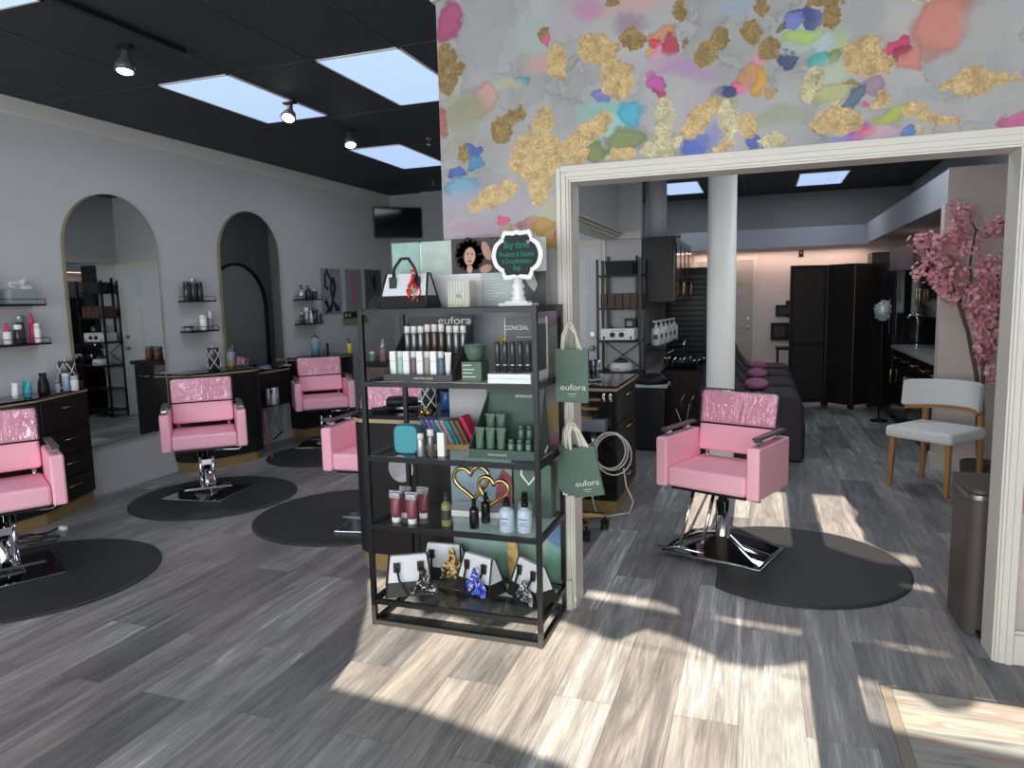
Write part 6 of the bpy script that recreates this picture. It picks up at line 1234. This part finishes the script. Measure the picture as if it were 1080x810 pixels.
# trash can
t = thing('trash_can', 'black trash can with white rim and black dome lid in the back room', 'trash can', (-1.0, 6.95, 0))
b = MB(); b.hexa([(-0.14, -0.13, 0), (0.14, -0.13, 0), (0.14, 0.13, 0), (-0.14, 0.13, 0), (-0.16, -0.15, 0.62), (0.16, -0.15, 0.62), (0.16, 0.15, 0.62), (-0.16, 0.15, 0.62)]); b.build('body', M_BLKP, t, bevel=0.02)
MB().box(-0.168, 0.168, -0.158, 0.158, 0.62, 0.65).build('rim', mat('pale_grey_rim', (170, 174, 178), 0.4), t, bevel=0.006)
b = MB(); b.lathe([(0.16, 0.65), (0.155, 0.69), (0.11, 0.73), (0.05, 0.745)], 24); b.build('dome_lid', M_BLKP, t)
# louvred black screen and dark trolley of tools
t = thing('louvred_cabinet', 'tall black louvred cabinet behind the cream column', 'cabinet', (-0.86, 9.75, 0))
MB().box(-0.33, 0.33, -0.12, 0.25, 0, 1.85).build('body', M_CAB, t)
b = MB()
for k in range(24): b.box(-0.27, 0.27, -0.135, -0.118, 0.15 + k * 0.068, 0.19 + k * 0.068)
b.build('louvres', mat('dark_louvre', (52, 52, 54), 0.4), t)
t = thing('shampoo_basin', 'dark shampoo unit crowded with chrome fittings left of the cream column', 'basin', (-0.78, 7.75, 0))
MB().box(-0.2, 0.22, -0.3, 0.45, 0, 0.72).build('cabinet', mat('dark_wine_laminate', (30, 20, 22), 0.5, spec=0.2), t, bevel=0.01)
b = MB(); b.lathe([(0.10, 0.72), (0.19, 0.76), (0.21, 0.84), (0.19, 0.84), (0.12, 0.76), (0.02, 0.745)], 28); b.build('bowl', M_BLKP, t)
b = MB(); b.tube([(0.0, 0.22, 0.72), (0.0, 0.22, 0.95), (0.0, 0.14, 1.0), (0.0, 0.06, 0.96)], 0.014, 8); b.tube([(-0.1, 0.2, 0.75), (-0.12, 0.1, 0.9), (-0.16, 0.0, 0.88)], 0.010, 8); b.build('faucet', M_CHROME, t)
rnd = random.Random(2)
for k in range(9):
    x, y = -0.19 + 0.05 * k, -0.27 + 0.13 * rnd.random(); b = MB(); b.tube([(x, y, 0.72), (x + 0.01, y, 0.80 + 0.05 * rnd.random()), (x + 0.04, y - 0.02, 0.83 + 0.04 * rnd.random())], 0.008, 6); b.build('chrome_fitting', M_CHROME, t)
for k in range(2): b = MB(); b.tube([(0.02 + 0.1 * k, -0.32, 0.3), (0.02 + 0.1 * k, -0.34, 0.42), (0.05 + 0.1 * k, -0.34, 0.48)], 0.008, 6); b.build('side_hook', M_CHROME, t)
t = thing('wire_stand', 'thin wire rods beside the pink chair, before the dark unit', 'wire stand', (-0.62, 6.35, 0))
b = MB(); b.tube([(0, 0, 0.0), (0, 0, 0.3), (-0.08, 0, 0.5)], 0.004, 5); b.tube([(0, 0, 0.3), (0.04, 0, 0.55)], 0.004, 5); b.box(-0.07, 0.07, -0.05, 0.05, 0, 0.01); b.build('rods', M_STEEL, t)

# draped shampoo recliners
M_DRAPE = mat('black_drape', (50, 46, 50), 0.75, var=0.15, scale=8, bump=0.1)
for k, (y, w_, nm) in enumerate(((6.62, 0.66, 'nearest'), (7.55, 0.62, 'second'), (8.38, 0.6, 'third'), (9.2, 0.6, 'farthest'))):
    t = thing('shampoo_recliner', '%s black draped recliner in the row beyond the cream column' % nm, 'recliner', (-0.1, y, 0), 0, 'black draped recliners')
    prof = [(-0.42, 0), (0.47, 0), (0.47, 0.50), (0.43, 0.57), (0.36, 0.60), (0.0, 0.60), (-0.08, 0.64), (-0.16, 0.75), (-0.22, 0.9), (-0.27, 0.98), (-0.34, 0.98), (-0.42, 0.7)]
    b = MB(); b.prism_y(prof, 0, w_); b.build('drape', M_DRAPE, t, bevel=0.035, seg=4)
    b = MB()
    for q in range(5): b.tube([(0.475, w_ * (0.15 + 0.17 * q), 0.02), (0.478, w_ * (0.15 + 0.17 * q) + 0.01, 0.3), (0.45, w_ * (0.15 + 0.17 * q), 0.52)], 0.012, 6)
    b.build('drape_folds', M_DRAPE, t)
    if k < 3:
        p = thing('pink_pillow', 'dusty pink cushion on the %s draped recliner' % nm, 'cushion', (-0.03, y + w_ * 0.5, 0.605 + 0.0), 0, 'pink cushions on the recliners')
        b = MB(); b.ball((0, 0, 0.055), 0.13, (0.85, 1.5, 0.42), 20); b.build('cushion', mat('dusty_rose_fabric', (160, 98, 130), 0.8, bump=0.1, scale=60), p)
# folding screen
M_SCR = mat('black_screen_wood', (40, 36, 34), 0.5, var=0.15, scale=6); M_SCRG = mat('grey_screen_slats', (58, 56, 54), 0.5, var=0.1)
t = thing('folding_screen', 'tall black folding screen of hinged slatted panels near the far wall', 'folding screen', (0.85, 10.0, 0))
pts = [(-0.50, -0.05), (-0.04, 0.14), (0.25, -0.14), (0.50, 0.12), (0.62, -0.05)]
for k in range(4):
    a, c_ = Vector(pts[k]), Vector(pts[k + 1]); L_ = (c_ - a).length; ang = math.atan2(c_.y - a.y, c_.x - a.x)
    M = Matrix.Translation((a.x, a.y, 0)) @ Matrix.Rotation(ang, 4, 'Z'); f = MB()
    f.box(0.004, 0.045, -0.012, 0.012, 0.0, 1.84, M); f.box(L_ - 0.045, L_ - 0.004, -0.012, 0.012, 0.0, 1.84, M)
    for z in (0.05, 0.80, 1.79): f.box(0.045, L_ - 0.045, -0.012, 0.012, z, z + 0.05, M)
    po = f.build('panel_frame', M_SCR, t); s_ = MB()
    for q in range(34):
        z = 0.11 + q * 0.05
        if 0.77 < z < 0.86 or z > 1.76: continue
        s_.box(0.045, L_ - 0.045, -0.005, 0.006, z, z + 0.038, M)
    s_.box(0.045, L_ - 0.045, -0.001, 0.001, 0.1, 1.79, M)
    s_.build('slats', M_SCRG if k == 0 else M_SCR, po)
    if k < 3: MB().cyl((c_.x, c_.y - 0.014, 0.06), (c_.x, c_.y - 0.014, 1.84), 0.004, n=6).build('hinge', M_GREYB, t)
t = thing('refrigerator', 'tall black refrigerator beside the folding screen', 'refrigerator', (1.72, 9.5, 0))
MB().box(-0.27, 0.27, -0.38, 0.3, 0.02, 1.72).build('body', M_CABG, t, bevel=0.01); MB().box(-0.29, -0.27, -0.37, 0.29, 0.6, 1.70).build('door', M_BLKP, t, bevel=0.004); handle(t, (-0.29, -0.3, 1.0), (-0.29, -0.3, 1.4), (-0.03, 0, 0), M_STEEL)
t = thing('grey_box', 'mauve grey box on top of the black refrigerator', 'box', (1.70, 9.4, 1.7205)); MB().box(-0.25, 0.2, -0.28, 0.25, 0, 0.27).build('box', mat('mauve_grey_card', (116, 106, 112), 0.6), t, bevel=0.004)
t = thing('tall_dark_cabinet', 'narrow black cabinet taller than the folding screen', 'cabinet', (1.45, 10.35, 0)); MB().box(-0.12, 0.3, -0.15, 0.25, 0, 1.98).build('body', M_CAB, t); MB().box(-0.11, 0.29, -0.162, -0.15, 0.05, 1.95).build('door', M_SCR, t)
t = thing('flower_stand', 'silvery white flower ball on a thin stem before the refrigerator', 'flowers', (1.30, 9.0, 0))
b = MB(); b.cyl((0, 0, 0), (0, 0, 0.02), 0.09, n=18); b.cyl((0, 0, 0.02), (0, 0, 1.2), 0.008); b.build('stand', M_BLKP, t)
b = MB(); rnd = random.Random(5)
for k in range(34):
    a, e = rnd.random() * 6.28, (rnd.random() - 0.5) * 3; b.ball((0.085 * math.cos(a) * math.cos(e), 0.085 * math.sin(a) * math.cos(e), 1.27 + 0.11 * math.sin(e)), 0.017, (1, 1, 0.8), 6)
b.ball((0, 0, 1.27), 0.088, (1, 1, 1.15), 12); b.build('flowers', mat('silvery_petals', (196, 206, 206), 0.35, 0.3), t)

# kitchenette
t = thing('base_cabinets', 'black base cabinets with gold handles along the right wall', 'cabinet', (1.72, 7.95, 0))
MB().box(-0.25, 0.27, -1.2, 1.1, 0.0, 0.09).build('toe_kick', M_BLKP, t); MB().box(-0.27, 0.27, -1.22, 1.12, 0.09, 0.84).build('body', M_CABG, t)
for k in range(5):
    y0 = -1.21 + k * 0.465
    d = MB(); d.box(-0.286, -0.27, y0 + 0.005, y0 + 0.455, 0.66, 0.83); do = d.build('drawer', M_CABG, t, bevel=0.002); handle(do, (-0.286, y0 + 0.13, 0.75), (-0.286, y0 + 0.33, 0.75), (-0.025, 0, 0), M_GOLD, r=0.007)
    d = MB(); d.box(-0.286, -0.27, y0 + 0.005, y0 + 0.455, 0.10, 0.65); do = d.build('door', M_CABG, t, bevel=0.002); yh = y0 + (0.40 if k % 2 == 0 else 0.06); handle(do, (-0.286, yh, 0.46), (-0.286, yh, 0.60), (-0.03, 0, 0), M_GOLD, r=0.008)
t = thing('counter_top', 'pale marble counter top over the black base cabinets', 'counter', (1.71, 7.95, 0.8405)); MB().box(-0.30, 0.285, -1.22, 1.12, 0, 0.04).build('slab', mat('pale_marble', (176, 174, 172), 0.2, var=0.15, scale=6), t, bevel=0.004)
t = thing('wall_cabinet', 'black upper cabinets above the pale counter, partly behind the blossoms', 'cabinet', (1.78, 7.95, 1.22))
MB().box(-0.2, 0.21, -1.2, 0.95, 0, 0.82).build('body', M_CAB, t)
for k in range(4):
    y0 = -1.19 + k * 0.535; d = MB(); d.box(-0.216, -0.2, y0 + 0.005, y0 + 0.525, 0.01, 0.52); do = d.build('door', M_CABG, t, bevel=0.002); yh = y0 + (0.46 if k % 2 == 0 else 0.07); handle(do, (-0.216, yh, 0.12), (-0.216, yh, 0.28), (-0.035, 0, 0), M_GOLD, r=0.009)
    d = MB(); d.box(-0.216, -0.2, y0 + 0.005, y0 + 0.035, 0.53, 0.81); d.box(-0.216, -0.2, y0 + 0.495, y0 + 0.525, 0.53, 0.81); d.box(-0.216, -0.2, y0 + 0.035, y0 + 0.495, 0.53, 0.56); d.box(-0.216, -0.2, y0 + 0.035, y0 + 0.495, 0.78, 0.81); do = d.build('glass_door', M_CABG, t); MB().box(-0.209, -0.205, y0 + 0.035, y0 + 0.495, 0.56, 0.78).build('pane', mat('dim_glass', (96, 98, 100), 0.1), do)
t = thing('kitchen_faucet', 'thin chrome faucet at the far end of the pale counter', 'faucet', (1.6, 8.7, 0.881)); b = MB(); b.tube([(0, 0, 0), (0, 0, 0.3), (-0.02, 0, 0.34), (-0.07, 0, 0.35), (-0.1, 0, 0.31)], 0.012, 8); b.cyl((0, 0, 0), (0, 0, 0.03), 0.025); b.build('spout', M_CHROME, t)
t = thing('leaning_frame', 'pale framed picture leaning on the counter behind the stub wall', 'frame', (1.80, 8.2, 0.886), 0.0); M = Matrix.Rotation(0.25, 4, 'Y')
b = MB(); b.box(-0.012, 0.012, -0.2, 0.2, 0, 0.32, M); b.build('frame', mat('pale_frame', (190, 188, 184), 0.4), t); b = MB(); b.box(-0.014, -0.012, -0.16, 0.16, 0.04, 0.28, M); b.build('image', mat('dark_image', (84, 82, 80), 0.4, var=0.3), t)
# far wall details
t = thing('thermostat', 'small black thermostat on the far wall above the folding screen', 'thermostat', (0.58, 12.197, 2.10)); MB().box(-0.035, 0.035, -0.03, 0, -0.05, 0.05).build('housing', M_BLKP, t, bevel=0.008); b = MB(); b.ball((0, -0.03, 0.015), 0.015, (1, .5, 1), 8); b.build('lens', M_GREYB, t)
for (x, z, w_, h_, lab) in ((0.33, 1.21, 0.11, 0.09, 'small dark framed picture on the far wall left of the screen'), (0.42, 1.24, 0.05, 0.13, 'narrow dark framed picture touching the folding screen edge'), (0.29, 0.88, 0.14, 0.14, 'square dark picture lower on the far wall left of the screen')):
    t = thing('wall_picture', lab, 'picture', (x, 12.197, z), 0, 'small pictures on the far wall'); MB().box(-w_, w_, -0.025, 0, -h_, h_).build('frame', M_BLKP, t); MB().box(-w_ * 0.6, w_ * 0.6, -0.027, -0.025, -h_ * 0.6, h_ * 0.6).build('print', mat('dim_print', (52, 50, 52), 0.5, var=0.6, scale=20), t)
t = thing('side_table', 'small black side table against the far wall behind the recliners', 'table', (0.42, 11.6, 0))
for sx in (-0.17, 0.17):
    for sy in (-0.17, 0.17): MB().box(sx - 0.015, sx + 0.015, sy - 0.015, sy + 0.015, 0, 0.64).build('leg', M_BLK, t)
MB().box(-0.2, 0.2, -0.2, 0.2, 0.64, 0.67).build('table_top', M_BLKP, t)
lamp('cove_light_far', 'AREA', (0.2, 12.0, 2.16), (0, 0, 0), 11, (1.0, 0.70, 0.60), 2.6, 0.12)
lamp('cove_light_right', 'AREA', (1.72, 8.6, 2.16), (0, 0, 0), 6, (1.0, 0.70, 0.60), 0.3, 3.0)

# ================================================================ cherry blossom tree
t = thing('cherry_blossom_tree', 'artificial pink cherry blossom tree in front of the short white wall', 'tree', (1.62, 6.28, 0))
BR = [[(1.62, 0.1), (1.58, 0.81), (1.49, 1.17), (1.43, 1.37), (1.36, 1.58), (1.26, 1.71), (1.17, 1.86), (1.11, 1.89)], [(1.44, 1.39), (1.5, 1.57), (1.48, 1.68), (1.52, 1.93), (1.44, 2.1), (1.38, 2.1)], [(1.52, 1.93), (1.62, 1.96), (1.73, 1.99)], [(1.63, 0.16), (1.6, 1.01), (1.71, 1.16), (1.67, 1.35), (1.67, 1.57), (1.62, 1.7)], [(1.6, 1.01), (1.67, 0.85)], [(1.36, 1.58), (1.18, 1.63)]]
CL = [(1.14, 1.86), (1.23, 1.78), (1.3, 1.87), (1.28, 1.69), (1.34, 1.72), (1.18, 1.63), (1.25, 1.62), (1.33, 1.58), (1.4, 1.61), (1.32, 1.5), (1.39, 1.45), (1.4, 1.91), (1.45, 1.88), (1.47, 1.79), (1.43, 2.05), (1.39, 2.09), (1.59, 1.93), (1.67, 1.94), (1.71, 1.97), (1.55, 1.46), (1.54, 1.41), (1.51, 1.33), (1.62, 1.66), (1.67, 1.68), (1.57, 1.64), (1.7, 1.56), (1.68, 1.42), (1.66, 1.35), (1.7, 1.31), (1.59, 1.26), (1.58, 1.16), (1.62, 1.2), (1.69, 1.13), (1.73, 1.05), (1.6, 1.09), (1.58, 1.03), (1.62, 0.98), (1.68, 1.01), (1.67, 0.85), (1.59, 1.33), (1.72, 1.47), (1.74, 1.2), (1.27, 1.84), (1.23, 1.86), (1.36, 1.67), (1.3, 1.58), (1.62, 1.52), (1.5, 1.5)]
rnd = random.Random(21); b = MB()
for i, br in enumerate(BR):
    n = len(br); pts = [(x - 1.62, 0.03 * math.sin(k * 2.1 + i), z) for k, (x, z) in enumerate(br)]; r0 = (0.019, 0.011, 0.008, 0.015, 0.006, 0.007)[i]
    b.tube(pts, r0, 8, rs=[r0 * (1 - 0.7 * k / (n - 1)) for k in range(n)])
b.build('branches', mat('brown_grey_bark', (88, 74, 66), 0.8, var=0.3, scale=40, bump=0.4), t)
bl = [MB(), MB()]; lf = MB()
for (cx_, cz_) in CL:
    yo = (rnd.random() - 0.5) * 0.16
    for q in range(46):
        a, e, rr = rnd.random() * 6.28, math.asin(2 * rnd.random() - 1), 0.082 * rnd.random() ** 0.4
        c0 = Vector((cx_ - 1.62 + rr * math.cos(a) * math.cos(e), yo + rr * math.sin(a) * math.cos(e), cz_ + rr * math.sin(e)))
        nrm = Vector((math.cos(a) * math.cos(e), math.sin(a) * math.cos(e) - 0.4, math.sin(e) + 0.2)).normalized(); u = nrm.orthogonal().normalized(); v_ = nrm.cross(u); tgt = bl[0 if rnd.random() < 0.65 else 1]
        s = 0.016 + 0.007 * rnd.random()
        for p_ in range(5):
            an = 2 * PI * p_ / 5 + a; d = u * math.cos(an) + v_ * math.sin(an); sd = nrm.cross(d)
            tgt._m([c0, c0 + d * s * 0.6 + sd * s * 0.42 + nrm * s * 0.25, c0 + d * s * 1.05 + nrm * s * 0.45, c0 + d * s * 0.6 - sd * s * 0.42 + nrm * s * 0.25], [(0, 1, 2, 3)], None)
    if rnd.random() < 0.3:
        for q in range(3): a = rnd.random() * 6.28; c0 = Vector((cx_ - 1.62, yo - 0.07, cz_ + 0.02)); d = Vector((math.cos(a), -0.3, math.sin(a))); lf._m([c0, c0 + d * 0.02 + Vector((0.006, 0, 0.006)), c0 + d * 0.045, c0 + d * 0.02 - Vector((0.006, 0, 0.006))], [(0, 1, 2, 3)], None)
bl[0].build('blossoms', mat('pink_petals', (216, 146, 158), 0.7, var=0.12, scale=20), t, fix=False); bl[1].build('pale_blossoms', mat('pale_pink_petals', (228, 180, 182), 0.7, var=0.1, scale=20), t, fix=False)
lf.build('leaves', mat('young_leaf', (130, 134, 60), 0.6), t, fix=False)
b = MB(); b.lathe([(0.10, 0), (0.12, 0.02), (0.13, 0.16), (0.115, 0.16), (0.11, 0.14)], 24); b.build('pot', mat('stone_grey_pot', (74, 70, 66), 0.7), t)

# white chair
t = thing('side_chair', 'pale grey upholstered chair with curved back and oak legs by the blossom tree', 'chair', (1.26, 6.02, 0), math.radians(-41))
for sx in (-1, 1):
    for sy in (-1, 1):
        b = MB(); x, y = sx * 0.215, sy * 0.215; xt, yt = sx * 0.205, sy * 0.195; top = 0.40 if sy < 0 else 0.62
        if sy > 0: yt = 0.215
        q = 0.014; r_ = 0.02; b.hexa([(x - q, y - q, 0), (x + q, y - q, 0), (x + q, y + q, 0), (x - q, y + q, 0), (xt - r_, yt - r_, top), (xt + r_, yt - r_, top), (xt + r_, yt + r_, top), (xt - r_, yt + r_, top)]); b.build('leg', M_WOOD, t, bevel=0.004)
b = MB(); b.box(-0.25, 0.25, -0.25, 0.23, 0.385, 0.475); b.build('seat', M_FABW, t, bevel=0.03, seg=4)
def curved(z0, z1, r0, r1, hw, name, m, bev):
    b = MB(); n = 18; v = []
    for k in range(n + 1):
        u = -1 + 2 * k / n; x = u * hw; yy = 0.27 - 0.24 * abs(u) ** 2.4
        for (dy, z) in ((r0, z0), (r1, z0), (r1 + 0.02, z1), (r0 + 0.02, z1)): v.append((x, yy + dy, z))
    f = [(0, 1, 2, 3), tuple(n * 4 + i for i in (3, 2, 1, 0))] + [(k * 4 + i, (k + 1) * 4 + i, (k + 1) * 4 + (i + 1) % 4, k * 4 + (i + 1) % 4) for k in range(n) for i in range(4)]
    b._m(v, f, None); b.build(name, m, t, bevel=bev, seg=3)
curved(0.60, 0.80, -0.03, 0.035, 0.285, 'backrest', M_FABW, 0.02); curved(0.575, 0.602, -0.022, 0.025, 0.265, 'back_rail', M_WOOD, 0.004)

# step bin and rug
t = thing('waste_bin', 'tall dark brown steel bin with a silver corner band beside the right jamb', 'bin', (1.0, 3.60, 0))
def rr(x0, x1, y0, y1, r, n=6):
    p = []
    for cx_, cy_, a0 in ((x1 - r, y1 - r, 0), (x0 + r, y1 - r, 1), (x0 + r, y0 + r, 2), (x1 - r, y0 + r, 3)):
        for k in range(n + 1): a = PI / 2 * (a0 + k / n); p.append((cx_ + r * math.cos(a), cy_ + r * math.sin(a)))
    return p
M_BIN = mat('dark_taupe_steel', (80, 73, 68), 0.5, 0.0, var=0.06)
MB().prism(rr(-0.145, 0.17, -0.19, 0.14, 0.05), 0.0, 0.60).build('body', M_BIN, t, bevel=0.003)
MB().prism(rr(-0.15, 0.175, -0.195, 0.145, 0.052), 0.602, 0.625).build('silver_band', M_STEEL, t, bevel=0.002)
MB().prism(rr(-0.147, 0.172, -0.192, 0.142, 0.05), 0.627, 0.65).build('lid', mat('dark_taupe_lid', (80, 70, 66), 0.45), t, bevel=0.004)
MB().box(-0.10, 0.02, -0.245, -0.185, 0.015, 0.03).build('pedal', M_BLKP, t)
def rug():
    m = bpy.data.materials.new('pastel_streaked_rug'); m.use_nodes = True; N = m.node_tree.nodes; L = m.node_tree.links
    tc = N.new('ShaderNodeTexCoord'); mp = N.new('ShaderNodeMapping'); mp.inputs['Scale'].default_value = (0.8, 7, 1); L.new(tc.outputs['Object'], mp.inputs[0])
    n = N.new('ShaderNodeTexNoise'); n.inputs['Scale'].default_value = 2.2; n.inputs['Detail'].default_value = 6; L.new(mp.outputs[0], n.inputs['Vector'])
    r = N.new('ShaderNodeValToRGB'); L.new(n.outputs['Fac'], r.inputs[0]); e = r.color_ramp.elements
    cs = [(0.30, (98, 104, 112)), (0.42, (156, 158, 154)), (0.5, (172, 168, 154)), (0.56, (168, 136, 134)), (0.62, (166, 172, 164)), (0.72, (122, 114, 104))]
    e[0].position = cs[0][0]; e[0].color = lin(cs[0][1]) + (1,); e[1].position = cs[-1][0]; e[1].color = lin(cs[-1][1]) + (1,)
    for p_, c_ in cs[1:-1]: q = e.new(p_); q.color = lin(c_) + (1,)
    L.new(r.outputs[0], N['Principled BSDF'].inputs['Base Color']); N['Principled BSDF'].inputs['Roughness'].default_value = 0.9; return m
t = thing('entry_rug', 'pastel streaked rug with a grey border strip at the lower right corner', 'rug', (1.55, 2.11, 0))
MB().box(-1.06, 1.2, -0.75, 0.73, 0.001, 0.006).build('pile', rug(), t); 
b = MB(); b.box(-1.10, -1.062, -0.75, 0.745, 0.001, 0.008); b.build('border', mat('taupe_binding', (140, 132, 120), 0.8), t)
